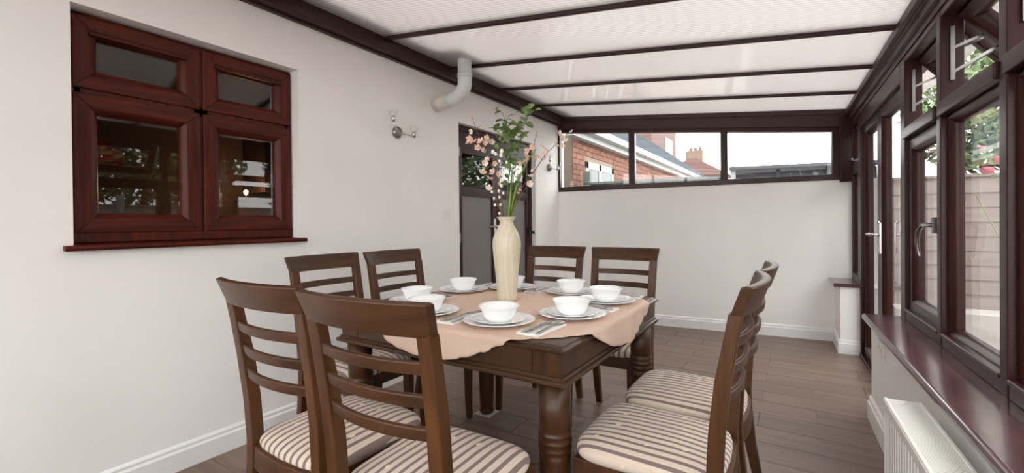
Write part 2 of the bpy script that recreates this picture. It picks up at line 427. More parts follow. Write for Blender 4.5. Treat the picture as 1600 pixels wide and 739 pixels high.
# window_1: kitchen window in the house wall, four casements
win = empty('window_1'); tag(win, 'rosewood four-light casement window in the white house wall', 'window', kind='structure')
XF = XL-0.058
fr = MB()
fr.box(XF-0.07, XF-0.012, WY0+0.004, WY0+0.045, WZ0+0.01, WZ1-0.008); fr.box(XF-0.07, XF-0.012, WY1-0.045, WY1-0.004, WZ0+0.01, WZ1-0.008)
fr.box(XF-0.07, XF-0.012, WY0+0.004, WY1-0.004, WZ1-0.04, WZ1-0.008); fr.box(XF-0.07, XF-0.006, WY0+0.004, WY1-0.004, WZ0+0.012, WZ0+0.055)
fr.box(XF-0.07, XF-0.012, 0.99, 1.055, WZ0+0.04, WZ1-0.03); fr.box(XF-0.07, XF-0.012, WY0+0.02, WY1-0.02, 1.69, 1.74)
fr.build('outer_frame', M['rosewood'], win, bevel=0.003)
for (ya, yb, za, zb) in ((0.551, 1.015, 1.726, 2.03), (0.551, 1.015, 1.118, 1.706), (1.029, 1.482, 1.726, 2.03), (1.029, 1.482, 1.118, 1.706)):
    so = sash(win, 'casement', XF, ya, yb, za, zb, 0.083, 0.05, M['rosewood'], M['rosewood_x'], into=-1, bead=0.016)
    if za > 1.7:   # little drip bead over the top vents
        MB().box(XF-0.002, XF+0.012, ya+0.05, yb-0.05, zb-0.078, zb-0.062).build('drip_bead', M['rosewood_x'], so, bevel=0.003)
s = MB().prism([(XF-0.05, WZ0+0.012), (XL+0.028, WZ0+0.003), (XL+0.034, WZ0-0.006), (XL+0.030, WZ0-0.018), (XF-0.05, WZ0-0.012)], 'y', WY0-0.03, WY1+0.03)
s.build('window_sill', M['rosewood_x'], win, bevel=0.002)
for (y, z) in ((0.547, 1.955), (0.545, 1.75)):
    o = link('trickle_screw', MB().lathe([(0.004, 0), (0.003, 0.003)], 8).mesh('trickle_screw', M['chrome']), win); o.location = (XF-0.012, y, z); o.rotation_euler = (0, PI/2, 0)

# window_2: strip of three lights over the far wall, top follows the roof slope
win = empty('window_2', mw=MBK); tag(win, 'strip of three high lights over the far wall, dark mahogany frame', 'window', kind='structure')
def gtop(u): return 2.245 - 0.0955*u
def ctop(u): return roof_z(XL+u*math.cos(BA))+0.035
Z0 = 1.522
f = MB()
f.prism([(-0.004, Z0), (2.88, Z0), (2.88, Z0+0.056), (-0.004, Z0+0.056)], 'y', -0.008, 0.062); f.build('bottom_rail', M['frame_h'], win, bevel=0.003, mw=MBK)
f = MB().prism([(0.0, gtop(0)), (2.88, gtop(2.88)), (2.88, gtop(2.88)+0.045), (0.0, gtop(0)+0.045)], 'y', -0.008, 0.062); f.build('top_rail', M['frame'], win, mw=MBK)
f = MB().prism([(0.0, gtop(0)+0.040), (2.88, gtop(2.88)+0.040), (2.88, ctop(2.88)), (0.0, ctop(0))], 'y', -0.020, 0.08); f.build('header_board', M['beam'], win, mw=MBK)
f = MB().prism([(0.05, ctop(0.05)-0.055), (2.80, ctop(2.8)-0.055), (2.80, ctop(2.8)-0.038), (0.05, ctop(0.05)-0.038)], 'y', -0.030, -0.018); f.build('header_bead', M['beam'], win, mw=MBK)
for u0, u1 in ((-0.004, 0.022), (0.850, 0.918), (1.793, 1.860), (2.745, 2.88)):
    f = MB().prism([(u0, Z0+0.05), (u1, Z0+0.05), (u1, gtop(u1)+0.01), (u0, gtop(u0)+0.01)], 'y', -0.012, 0.064); f.build('mullion', M['frame'], win, bevel=0.003, mw=MBK)
f = MB().box(2.80, 2.90, -0.05, 0.07, 1.50, 2.12); f.build('corner_post', M['frame'], win, bevel=0.004, mw=MBK)
for u0, u1 in ((0.022, 0.850), (0.918, 1.793), (1.860, 2.745)):
    f = MB().prism([(u0-0.01, Z0+0.045), (u1+0.01, Z0+0.045), (u1+0.01, gtop(u1)+0.01), (u0-0.01, gtop(u0)+0.01)], 'y', 0.02, 0.03); f.build('pane', M['glass'], win, mw=MBK)

# ---- garden side: frames, all in the right wall's frame
AF = 0.15                       # room-side face of the posts
AD = 0.225
SZ, TZ0, TZ1, HZ = 0.60, 1.572, 1.628, 2.0
def post(parent, s0, s1, z0, z1, name='post', a0=AF, a1=AD):
    return MB().box(a0, a1, s0, s1, z0, z1).build(name, M['frame'], parent, bevel=0.004, mw=MR)
def rail(parent, s0, s1, z0, z1, name='rail', a0=AF, a1=AD):
    return MB().box(a0, a1, s0, s1, z0, z1).build(name, M['frame_h'], parent, bevel=0.006, mw=MR)

def vent(parent, s0, s1, z0, z1, ang):
    """top-hung opening light pushed out at the bottom, with friction stays"""
    hinge = MR @ Matrix.Translation((AF+0.06, 0, z1)) @ Matrix.Rotation(-ang, 4, 'Y') @ Matrix.Translation((-(AF+0.06), 0, -z1))
    so = sash(parent, 'open_vent', AF+0.045, s0+0.012, s1-0.012, z0+0.01, z1-0.005, 0.062, 0.055, M['frame'], M['frame_h'], mw=hinge)
    for s in (s0+0.008, s1-0.008):
        st = MB()
        st.box(AF+0.030, AF+0.044, s-0.002, s+0.002, z0+0.09, z1-0.05)
        a1, z1_ = AF+0.05+math.sin(ang)*0.20, z1-math.cos(ang)*0.20
        for (pa, pb) in (((AF+0.035, z0+0.12), (a1, z1_)), ((AF+0.035, z0+0.22), ((a1+AF)/2+0.06, z1_+0.06))):
            d = Vector((pb[0]-pa[0], 0, pb[1]-pa[1])).normalized(); q = Vector((-d.z, 0, d.x))*0.0055
            A = Vector((pa[0], s, pa[1])); B = Vector((pb[0], s, pb[1])); e = Vector((0, 0.003, 0))
            st.hexa([A-q-e, A+q-e, A+q+e, A-q+e, B-q-e, B+q-e, B+q+e, B-q+e])
        st.build('friction_stay', M['satin'], so, mw=MR)
    return so

def crank_handle(parent, s, z):
    p = [(AF+0.012, s, z), (AF-0.03, s, z), (AF-0.038, s+0.004, z-0.002), (AF-0.045, s+0.03, z-0.025), (AF-0.046, s+0.045, z-0.07), (AF-0.042, s+0.045, z-0.115), (AF-0.038, s+0.04, z-0.14)]
    h = MB().tube(p, [0.010, 0.010, 0.010, 0.009, 0.008, 0.007, 0.006], 10)
    h.box(AF-0.006, AF+0.02, s-0.012, s+0.012, z-0.035, z+0.035)
    return h.build('crank_handle', M['satin'], parent, smooth=False, bevel=0.002, mw=MR)

# run of windows from the door towards the viewer
posts = [(3.135, 3.236), (2.520, 2.575), (1.890, 1.947), (1.262, 1.318), (0.634, 0.690), (0.006, 0.062), (-0.622, -0.566), (-1.28, -1.194)]
wl = ['casement garden window next to the glazed doors, vent above open', 'fixed garden window with vent above open, second from the glazed doors', 'fixed garden window at the right edge of the picture', 'garden window just outside the picture', 'garden window beside the viewer', 'garden window behind the viewer', 'last garden window at the rear wall']
for i in range(len(posts)-1):
    s1 = posts[i][0]; s0 = posts[i+1][1]
    win = empty('window_%d' % (i+3), mw=MR); tag(win, wl[i], 'window', kind='structure')
    post(win, posts[i][0], posts[i][1], SZ, HZ+0.03)
    if i == len(posts)-2: post(win, posts[i+1][0], posts[i+1][1], SZ, HZ+0.03)
    rail(win, s0-0.06, s1, SZ, SZ+0.05, 'bottom_rail', AF+0.002)
    rail(win, s0, s1, SZ+0.045, SZ+0.062, 'bottom_bead', AF-0.004, AF+0.03)
    rail(win, s0-0.001, s1+0.001, TZ0, TZ1, 'transom', AF-0.012)
    rail(win, s0-0.06, s1, HZ-0.01, HZ+0.035, 'head_rail', AF+0.002)
    if i == 0:
        so = sash(win, 'casement', AF+0.016, s0+0.004, s1-0.004, SZ+0.055, TZ0-0.004, 0.075, 0.05, M['frame'], M['frame_h'], mw=MR)
        crank_handle(so, s0+0.045, 1.115)
    else:
        so = sash(win, 'glazing_bead', AF+0.02, s0, s1, SZ+0.05, TZ0, 0.038, 0.045, M['frame'], M['frame_h'], mw=MR)
    vent(win, s0, s1, TZ1, HZ-0.01, R(38))

# unseen end behind the viewer, glazing added to bring in more daylight
win = empty('window_11'); tag(win, 'unseen glazed end behind the viewer, added for more daylight', 'window', kind='structure')
MB().box(XL, 0.62, -1.40, -1.33, 0.57, 0.64).build('bottom_rail', M['frame'], win); MB().box(XL, 0.62, -1.40, -1.33, 2.02, 2.09).build('transom', M['frame'], win)
MB().prism([(XL, roof_z(XL)-0.01), (0.62, roof_z(0.62)-0.01), (0.62, roof_z(0.62)+0.06), (XL, roof_z(XL)+0.06)], 'y', -1.40, -1.33).build('head_rail', M['frame'], win)
for x in (XL, -1.69, -0.93, -0.17, 0.56):
    MB().box(x, x+0.06, -1.40, -1.33, 0.57, roof_z(x)+0.02).build('mullion', M['frame'], win)
for x0, x1 in ((XL, -1.69), (-1.69, -0.93), (-0.93, -0.17), (-0.17, 0.56)): MB().box(x0+0.05, x1+0.01, -1.37, -1.36, 0.63, 2.03).build('pane', M['glass'], win)

# narrow light over the pier, between the far corner and the doors
win = empty('window_10', mw=MR); tag(win, 'narrow window over the white pier in the far corner', 'window', kind='structure')
post(win, 4.70, 4.775, SZ, HZ+0.03); post(win, 5.09, 5.16, SZ, HZ+0.03)
rail(win, 4.775, 5.09, SZ, SZ+0.06, 'bottom_rail'); rail(win, 4.775, 5.09, 1.55, 1.65, 'transom', AF-0.008); rail(win, 4.775, 5.09, HZ-0.02, HZ+0.03, 'head_rail')
sash(win, 'glazing_bead', AF+0.02, 4.775, 5.09, SZ+0.05, 1.55, 0.04, 0.045, M['frame'], M['frame_h'], mw=MR)
so = sash(win, 'top_vent', AF+0.01, 4.775, 5.09, 1.65, HZ-0.02, 0.055, 0.05, M['frame'], M['frame_h'], mw=MR)
h = MB().box(AF-0.03, AF+0.012, 4.93, 4.95, 1.668, 1.685); h.tube([(AF-0.025, 4.94, 1.678), (AF-0.032, 4.90, 1.678), (AF-0.030, 4.83, 1.676)], 0.008, 8)
h.build('vent_handle', M['chrome'], so, mw=MR)

# glazed double doors to the garden
door = empty('door_2', mw=MR); tag(door, 'glazed double garden doors with long chrome handle plate', 'door', kind='structure')
rail(door, 3.236, 4.70, HZ-0.09, HZ+0.03, 'head_rail', AF)
rail(door, 3.20, 4.70, -0.01, 0.03, 'threshold', AF-0.005, AD)
post(door, 4.63, 4.70, 0.0, HZ+0.03, 'jamb', AF, AD)
for s0, s1 in ((3.975, 4.655), (3.245, 3.972)):
    lf = sash(door, 'door_leaf', AF+0.022, s0, s1, 0.035, HZ-0.075, 0.092, 0.055, M['frame'], M['frame_h'], mw=MR)
    if s0 < 3.9:
        hp = MB().box(AF+0.010, AF+0.024, 3.905, 3.932, 0.905, 1.125)
        hp.lathe([(0.013, -0.02), (0.013, 0.0)], 12, (AF+0.008, 3.918, 1.135)); hp.build('handle_plate', M['chrome'], lf, bevel=0.004, mw=MR)
        hd = MB().tube([(AF+0.016, 3.918, 1.04), (AF-0.03, 3.918, 1.042), (AF-0.036, 3.93, 1.042), (AF-0.036, 4.02, 1.042), (AF-0.034, 4.07, 1.04)], [0.010, 0.010, 0.010, 0.009, 0.011], 10); hd.build('lever', M['chrome'], lf, smooth=True, mw=MR)
        kc = MB().box(AF+0.002, AF+0.014, 3.908, 3.929, 0.915, 0.955); kc.build('key_cylinder', M['satin'], lf, bevel=0.003, mw=MR)

# door_1: brown double door in the house wall, glazed above and grey panels below
door = empty('door_1'); tag(door, 'brown glazed door with grey lower panels in the house wall', 'door', kind='structure')
XD = XL-0.05
f = MB(); f.box(XD-0.07, XD, DY0, DY0+0.05, 0, DZ1); f.box(XD-0.07, XD, DY1-0.075, DY1-0.025, 0, DZ1); f.box(XD-0.07, XD, DY0, DY1-0.025, DZ1-0.05, DZ1)
f.build('door_frame', M['frame'], door, bevel=0.003)
MB().box(XD-0.07, XL-0.002, DY1-0.024, DY1, 0, DZ1).build('reveal', M['wall'], door)
for (y0, y1, hinge) in ((DY0+0.052, 3.592, 0), (3.598, DY1-0.077, 1)):
    lf = MB(); st = 0.062
    z0, z1 = 0.02, DZ1-0.052; zm0, zm1 = 1.395, 1.475; top = 0.19
    lf.box(XD-0.06, XD-0.008, y0, y0+st, z0, z1); lf.box(XD-0.06, XD-0.008, y1-st, y1, z0, z1)
    lf.box(XD-0.06, XD-0.008, y0+st, y1-st, z0, z0+0.12); lf.box(XD-0.06, XD-0.008, y0+st, y1-st, zm0, zm1); lf.box(XD-0.06, XD-0.008, y0+st, y1-st, z1-top, z1)
    lo = lf.build('door_leaf', M['frame'], door, bevel=0.003)
    MB().box(XD-0.04, XD-0.03, y0+st-0.01, y1-st+0.01, zm1-0.01, z1-top+0.01).build('pane', M['glass2'], lo)
    MB().box(XD-0.045, XD-0.024, y0+st-0.01, y1-st+0.01, z0+0.11, zm0+0.01).build('lower_panel', M['grey_panel'], lo)
    if not hinge:
        hp = MB().box(XD-0.008, XD+0.004, y1-0.045, y1-0.015, 1.0, 1.19); hp.build('handle_plate', M['chrome'], lo, bevel=0.003)
        hd = MB().tube([(XD, y1-0.03, 1.115), (XD+0.05, y1-0.03, 1.115), (XD+0.055, y1-0.05, 1.115), (XD+0.052, y1-0.19, 1.112)], 0.010, 10); hd.build('lever', M['satin'], lo, smooth=True)
        for z in (1.78, 1.02): MB().box(XD-0.008, XD+0.012, y0-0.015, y0+0.015, z-0.04, z+0.04).build('hinge', M['satin'], lo, bevel=0.003)
    else:
        hk = MB().box(XD-0.008, XD+0.02, y1-0.04, y1-0.005, 1.0, 1.08); hk.tube([(XD+0.01, y1-0.02, 1.05), (XD+0.04, y1+0.01, 1.045), (XD+0.045, y1+0.02, 1.03)], 0.012, 8); hk.build('latch', M['rubber'], lo)

# ================================================================== TABLE
TX0, TX1, TY0, TY1, TZ = -1.645, -0.574, 1.165, 2.212, 0.772
tcx, tcy = (TX0+TX1)/2, (TY0+TY1)/2
hx, hy = (TX1-TX0)/2, (TY1-TY0)/2
table = empty('dining_table', (tcx, tcy, 0)); tag(table, 'square dark wooden dining table with turned legs and moulded edges', 'table')
def frustum_ring(mb, prof):
    """moulding running round the table: prof = (inset from outer rectangle, z) closed section"""
    rings = []
    for sx, sy in ((-1, -1), (1, -1), (1, 1), (-1, 1)): rings.append([(sx*(hx-i), sy*(hy-i), z) for i, z in prof])
    n = len(prof); vs = [p for r in rings for p in r]; fs = []
    for k in range(4):
        k2 = (k+1) % 4
        for i in range(n): fs.append((k*n+i, k2*n+i, k2*n+(i+1) % n, k*n+(i+1) % n))
    mb.add(vs, fs)
tm = MB()
def slab(mb, prof):   # stacked rectangles
    vs = []; fs = []
    for i, z in prof:
        vs += [(-hx+i, -hy+i, z), (hx-i, -hy+i, z), (hx-i, hy-i, z), (-hx+i, hy-i, z)]
    for k in range(len(prof)-1):
        for j in range(4): fs.append((k*4+j, k*4+(j+1) % 4, k*4+4+(j+1) % 4, k*4+4+j))
    fs.append((3, 2, 1, 0)); m = (len(prof)-1)*4; fs.append((m, m+1, m+2, m+3)); mb.add(vs, fs)
slab(tm, [(0.022, TZ-0.026), (0.012, TZ-0.022), (0.003, TZ-0.020), (0.0, TZ-0.017), (0.0, TZ-0.010), (0.003, TZ-0.008), (0.014, TZ-0.006), (0.016, TZ-0.002), (0.021, TZ-0.0005), (0.025, TZ)])
tm.build('tabletop', M['table'], table)
lm = MB(); frustum_ring(lm, [(0.022, 0.678), (0.013, 0.675), (0.009, 0.670), (0.009, 0.667), (0.002, 0.665), (0.0, 0.662), (0.0, 0.654), (0.003, 0.650), (0.010, 0.648), (0.08, 0.648), (0.08, 0.678)])
lm.build('lower_moulding', M['table'], table)
ai = 0.030; cb = 0.119
for sgn in (-1, 1):
    MB().box(-hx+cb+0.002, hx-cb-0.002, sgn*(hy-ai)-0.012, sgn*(hy-ai)+0.012, 0.670, TZ-0.022).build('apron', M['table'], table)
    MB().box(sgn*(hx-ai)-0.012, sgn*(hx-ai)+0.012, -hy+cb+0.002, hy-cb-0.002, 0.670, TZ-0.022).build('apron', M['table_y'], table)
cbm = MB().box(-0.05, 0.05, -0.05, 0.05, 0.670, TZ-0.022).mesh('corner_block', M['table_z'])
lp = [(0.030, 0.0), (0.040, 0.006), (0.044, 0.02), (0.038, 0.03), (0.040, 0.04), (0.047, 0.25), (0.050, 0.40), (0.0505, 0.418), (0.046, 0.424), (0.052, 0.432), (0.053, 0.440), (0.047, 0.447), (0.053, 0.455), (0.054, 0.463), (0.047, 0.470), (0.052, 0.478), (0.052, 0.486), (0.046, 0.492), (0.050, 0.50), (0.051, 0.650)]
legm = None
for sx in (-1, 1):
    for sy in (-1, 1):
        o = link('corner_block', cbm, table); o.location = (sx*(hx-0.0675), sy*(hy-0.0675), 0)
        if legm is None:
            legm = MB().lathe(lp, 28).mesh('leg', M['table_z'], True)
        o = link('leg', legm, table); o.location = (sx*(hx-0.068), sy*(hy-0.068), 0.003)
        MB().box(-0.055, 0.055, -0.05, 0.055, 0.0005, 0.004).build('felt_pad', M['pad'], o).location = (0, 0, -0.0035)

# round cloth: lies on the top, hangs over the middle of each side
def cloth():
    ccx, ccy = -1.10, 1.69; vs = []; fs = []; nr, na = 40, 240
    zt = TZ+0.0035
    def place(r, th):
        Rm = 0.630+0.006*math.sin(3*th+0.6)+0.003*math.sin(7*th+1.0)+0.0022*math.sin(58*th)*(1+math.sin(5*th))+0.0012*math.sin(97*th+2)
        r = r*Rm
        x, y = r*math.cos(th), r*math.sin(th); X, Y = ccx-tcx+x, ccy-tcy+y
        d = 0.0; ox = oy = 0
        for (val, lim, ax) in ((X, hx, 0), (Y, hy, 1)):
            e = abs(val)-(lim-0.004)
            if e > d: d = e; side = ax
        if d <= 0: return (ccx+x, ccy+y, zt+0.0007*math.sin(9*x+4)*math.sin(8*y+1))
        # over the edge: roll then hang with soft folds
        fold = 0.007*math.sin(13*th+0.5)*min(1, d/0.07)+0.003*math.sin(29*th)*min(1, d/0.07)
        rad = 0.008
        if d < rad*PI/2: a = d/rad; out, drop = rad*math.sin(a), rad*(1-math.cos(a))
        else: out, drop = rad, rad+(d-rad*PI/2)
        out += 0.004+max(-0.004, fold)+0.10*max(0, drop-0.03)*0.6
        if side == 0: sg = 1 if X > 0 else -1; return (tcx+sg*(hx-0.004+out), ccy+y, zt-drop)
        sg = 1 if Y > 0 else -1; return (ccx+x, tcy+sg*(hy-0.004+out), zt-drop)
    rr = [0.0]+[0.72*(i/18) for i in range(1, 19)]+[0.72+0.28*(i/22) for i in range(1, 23)]
    vs.append(place(0.0, 0))
    for q in rr[1:]:
        for k in range(na): vs.append(place(q, 2*PI*k/na))
    for k in range(na): fs.append((0, 1+k, 1+(k+1) % na))
    for i in range(len(rr)-2):
        for k in range(na):
            a = 1+i*na+k; b_ = 1+i*na+(k+1) % na; fs.append((a, a+na, b_+na, b_))
    m = MB(); m.add(vs, fs); o = m.build('tablecloth', M['cloth'], smooth=True)
    sd = o.modifiers.new('thick', 'SOLIDIFY'); sd.thickness = 0.0016; sd.offset = 0
    return o
tag(cloth(), 'round peach tablecloth with frilled hem draped over the dining table', 'tablecloth')

# ================================================================== CHAIRS
SX, SYF, SYB = 0.185, 0.185, -0.195
prof_post = [(-0.262, 0.0), (-0.240, 0.10), (-0.212, 0.25), (-0.197, 0.40), (-0.196, 0.47), (-0.203, 0.60), (-0.219, 0.74), (-0.240, 0.86), (-0.250, 0.915)]
def post_y(z):
    for (ya, za), (yb, zb) in zip(prof_post, prof_post[1:]):
        if za <= z <= zb: return ya+(yb-ya)*(z-za)/(zb-za)
    ya, za = prof_post[-1]; return ya-(z-za)*0.22
def post_x(z): return 0.168+0.014*min(1, max(0, (z-0.3)/0.6))
def bowed(z0, z1, half0, half1, t, bow, lift=0.0, n=16, flare=0.0):
    """curved board between the posts, concave to the sitter"""
    rings = []
    for i in range(n+1):
        q = -1+2*i/n; bo = bow*(1-q*q)
        y0, y1 = post_y(z0)-bo, post_y(z1)-bo - flare
        zt = z1+lift*(1-q*q)
        rings.append([(q*half0, y0+t/2, z0), (q*half1, y1+t/2, zt), (q*half1, y1+t*0.1, zt+0.004), (q*half1, y1-t/2, zt), (q*half0, y0-t/2, z0)])
    return MB().loft(rings)
def make_chair():
    c = empty('dining_chair')
    for s in (-1, 1):
        rings = []
        for (y, z) in prof_post:
            w_ = 0.020 if z > 0.05 else 0.017; d_ = 0.019 if 0.2 < z < 0.8 else 0.016
            x = s*post_x(z); rings.append([(x-w_, y-d_, z), (x+w_, y-d_, z), (x+w_, y+d_, z), (x-w_, y+d_, z)])
        MB().loft(rings).build('rear_leg', M['wood'], c, bevel=0.004)
        rings = []
        for (y, z, h_) in ((0.172, 0.0, 0.0145), (0.166, 0.12, 0.016), (0.165, 0.30, 0.019), (0.165, 0.44, 0.021)):
            x = s*0.178; rings.append([(x-h_, y-h_, z), (x+h_, y-h_, z), (x+h_, y+h_, z), (x-h_, y+h_, z)])
        MB().loft(rings).build('front_leg', M['wood'], c, bevel=0.003)
    bowed(0.908, 0.982, 0.2015, 0.213, 0.026, 0.030, 0.0, flare=0.010).build('top_rail', M['wood_x'], c, bevel=0.004)
    for z in (0.823, 0.748, 0.673): bowed(z, z+0.028, post_x(z), post_x(z), 0.014, 0.030).build('back_slat', M['wood_x'], c, bevel=0.003)
    f = MB()
    f.box(-0.199, 0.199, 0.148, 0.186, 0.385, 0.447)
    for s in (-1, 1):
        p = []
        for z in (0.385, 0.447):
            p += [(s*0.180, 0.15, z), (s*0.199, 0.15, z), (s*0.184, -0.19, z), (s*0.164, -0.19, z)]
        f.hexa(p)
    f.build('seat_frame', M['wood_x'], c, bevel=0.003)
    bowed(0.385, 0.452, 0.17, 0.17, 0.022, 0.018).build('back_rail', M['wood_x'], c, bevel=0.003)
    for s in (-1, 1):
        pass
    # upholstered seat: padded, rounded, slightly wider in front
    n = 22; vs = []; fs = []
    def half(v): return 0.190+0.016*(v+1)/2
    rows_ = []
    def ring(scale, z, add=0.0):
        pts = []
        m = 64
        for k in range(m):
            a = 2*PI*k/m; e = 0.32
            cu, su = math.cos(a), math.sin(a)
            u = math.copysign(abs(cu)**e, cu)*scale; v = math.copysign(abs(su)**e, su)*scale
            yy = v*0.192-0.002
            bx = -0.018*(1-u*u) if v < 0 else 0.012*(1-u*u)     # back edge bowed like the rail, front slightly round
            pts.append((u*half(v), yy+bx*abs(v)**3, z))
        return pts
    rings = [ring(0.97, 0.444), ring(1.0, 0.452), ring(1.012, 0.462), ring(1.0, 0.473), ring(0.965, 0.481), ring(0.90, 0.488), ring(0.78, 0.4945), ring(0.6, 0.499), ring(0.4, 0.502), ring(0.2, 0.503), ring(0.02, 0.5035)]
    MB().loft(rings).build('seat', M['fabric'], c, smooth=True)
    return c
proto = make_chair()
chairs = [
    ((-1.275, 0.925, 0), 'wooden ladder-back chair at near table side, the left one of the front pair'),
    ((-0.830, 0.910, 2), 'foremost wooden ladder-back chair, in front of the table, overlapping its left neighbour'),
    ((-1.845, 1.432, -90), 'wooden ladder-back chair by the house wall, nearer of the two on that side'),
    ((-1.800, 1.862, -92), 'wooden ladder-back chair by the house wall, farther of the two, behind the bowls'),
    ((-1.365, 2.395, 180), 'wooden ladder-back chair across the table, partly hidden by the vase and door'),
    ((-0.895, 2.395, 180), 'wooden ladder-back chair across the table against the white far wall'),
    ((-0.375, 1.388, 90), 'wooden ladder-back chair on the garden side, nearer one with large striped seat'),
    ((-0.370, 1.822, 90), 'wooden ladder-back chair on the garden side, farther one mostly behind its neighbour')]
for i, ((x, y, a), lab) in enumerate(chairs):
    c = proto if i == 0 else copy_tree(proto)
    c.location = (x, y, 0); c.rotation_euler = (0, 0, R(a)); tag(c, lab, 'chair', 'dining chairs around the table')

# ================================================================== PLACE SETTINGS
ZC = TZ+0.0048
plate_prof = [(0.0001, 0.0), (0.078, 0.0), (0.082, 0.003), (0.098, 0.008), (0.128, 0.0145), (0.132, 0.0160), (0.131, 0.0180), (0.126, 0.0172), (0.096, 0.0112), (0.082, 0.0068), (0.0001, 0.0058)]
side_prof = [(r*0.745, z*0.8) for r, z in plate_prof]
bowl_prof = [(0.0001, 0.0), (0.044, 0.0), (0.046, 0.003), (0.053, 0.008), (0.060, 0.022), (0.0685, 0.046), (0.0745, 0.0525), (0.0755, 0.0555), (0.0735, 0.0570), (0.066, 0.046), (0.0575, 0.022), (0.050, 0.010), (0.0001, 0.0075)]
def turned(name, prof, n=48):
    return MB().lathe(prof, n, close=False).mesh(name, M['china'], True)
pm, sm_, bm_ = turned('dinner_plate', plate_prof), turned('side_plate', side_prof), turned('soup_bowl', bowl_prof)
def nap_mesh():
    m = MB(); m.box(-0.042, 0.042, -0.098, 0.098, 0.0, 0.0022); m.box(-0.040, 0.042, -0.097, 0.098, 0.0024, 0.0046); m.box(-0.042, 0.041, -0.098, 0.096, 0.0048, 0.0066)
    return m.mesh('napkin', M['napkin'])
nm = nap_mesh()
def cutlery(kind):
    m = MB()
    def strip(pts):   # (y, halfwidth, z, thickness)
        m.loft([[(-w_, y, z), (0, y, z-t*0.2), (w_, y, z), (w_*0.8, y, z+t), (-w_*0.8, y, z+t)] for y, w_, z, t in pts])
    if kind == 'knife':
        strip([(-0.105, 0.005, 0.001, 0.004), (-0.09, 0.0065, 0.001, 0.005), (-0.02, 0.005, 0.001, 0.005), (0.0, 0.0045, 0.001, 0.004), (0.01, 0.008, 0.001, 0.0018), (0.07, 0.0085, 0.001, 0.0015), (0.095, 0.006, 0.001, 0.0012), (0.105, 0.001, 0.001, 0.001)])
    else:
        strip([(-0.100, 0.005, 0.001, 0.002), (-0.095, 0.0085, 0.001, 0.0022), (-0.06, 0.006, 0.002, 0.0024), (0.0, 0.003, 0.004, 0.003), (0.035, 0.003, 0.006, 0.0028)])
        if kind == 'fork':
            strip([(0.033, 0.003, 0.006, 0.0025), (0.045, 0.0115, 0.004, 0.002), (0.058, 0.012, 0.003, 0.002)])
            for q in range(4):
                x = -0.0102+q*0.0068; m.loft([[(x-0.0018, y, z), (x+0.0018, y, z), (x+0.0018, y, z+0.0018), (x-0.0018, y, z+0.0018)] for y, z in ((0.056, 0.003), (0.08, 0.003), (0.098, 0.006))])
        else:
            vs = []; nseg = 14
            rings = []
            for i in range(9):
                q = i/8; y = 0.033+0.062*q; w_ = 0.0205*math.sin(PI*min(0.985, 0.09+0.87*q))**0.62
                rings.append([(w_*math.cos(a), y, 0.0062-0.0050*math.sin(PI*q)*(1-math.cos(a)**2)+0.001) for a in [PI*j/8 for j in range(9)]] + [(w_*math.cos(a), y, 0.0050-0.0050*math.sin(PI*q)*(1-math.cos(a)**2)+0.001) for a in [PI*j/8 for j in range(8, -1, -1)]])
            m.loft(rings)
    o = m.mesh(kind, M['steel'], True)
    return o
cm = {k: cutlery(k) for k in ('fork', 'knife', 'spoon')}
settings = [   # plate centre, facing of the diner, where
    ((-0.918, 1.330), 0, 'in front of the vase at the near table edge'),
    ((-0.738, 1.569), 90, 'near the bare front table corner, right of vase'),
    ((-0.735, 1.925), 90, 'by the far right corner of the table, garden side'),
    ((-0.980, 2.078), 180, 'at the far table edge, right of the vase'),
    ((-1.335, 2.064), 180, 'at the far table edge, hidden behind the vase'),
    ((-1.520, 1.862), -90, 'left of the vase before the grey door panel'),
    ((-1.492, 1.490), -90, 'on the house wall side, behind another bowl'),
    ((-1.268, 1.322), 0, 'just past the foremost chair back')]
for (px, py), fa, where in settings:
    def put(me, name, x, y, z, rz, lab, cat, grp):
        o = bpy.data.objects.new(name, me); COL.objects.link(o); o.location = (x, y, z); o.rotation_euler = (0, 0, rz); return tag(o, lab, cat, grp)
    put(pm, 'dinner_plate', px, py, ZC, 0, 'large white dinner plate '+where, 'plate', 'white dinner plates')
    put(sm_, 'side_plate', px, py, ZC+0.0062, 0, 'smaller white plate '+where, 'plate', 'white side plates')
    put(bm_, 'soup_bowl', px, py, ZC+0.0112, 0, 'white bowl '+where, 'bowl', 'white soup bowls')
    a = R(fa); rx, ry = math.cos(a), math.sin(a); fx, fy = -math.sin(a), math.cos(a)
    nx, ny = px+rx*0.186-fx*0.012, py+ry*0.186-fy*0.012
    tw = R(random.uniform(-5, 5))
    put(nm, 'napkin', nx, ny, ZC+0.0004, a+tw, 'folded white napkin '+where, 'napkin', 'folded napkins')
    for k, dx, rot in (('knife', -0.022, 2), ('fork', 0.002, -3), ('spoon', 0.026, 3)):
        put(cm[k], k, nx+rx*dx+fx*0.012, ny+ry*dx+fy*0.012, ZC+0.0072, a+tw+R(rot), 'steel %s on the napkin %s' % (k, where), k, 'cutlery on the napkins')

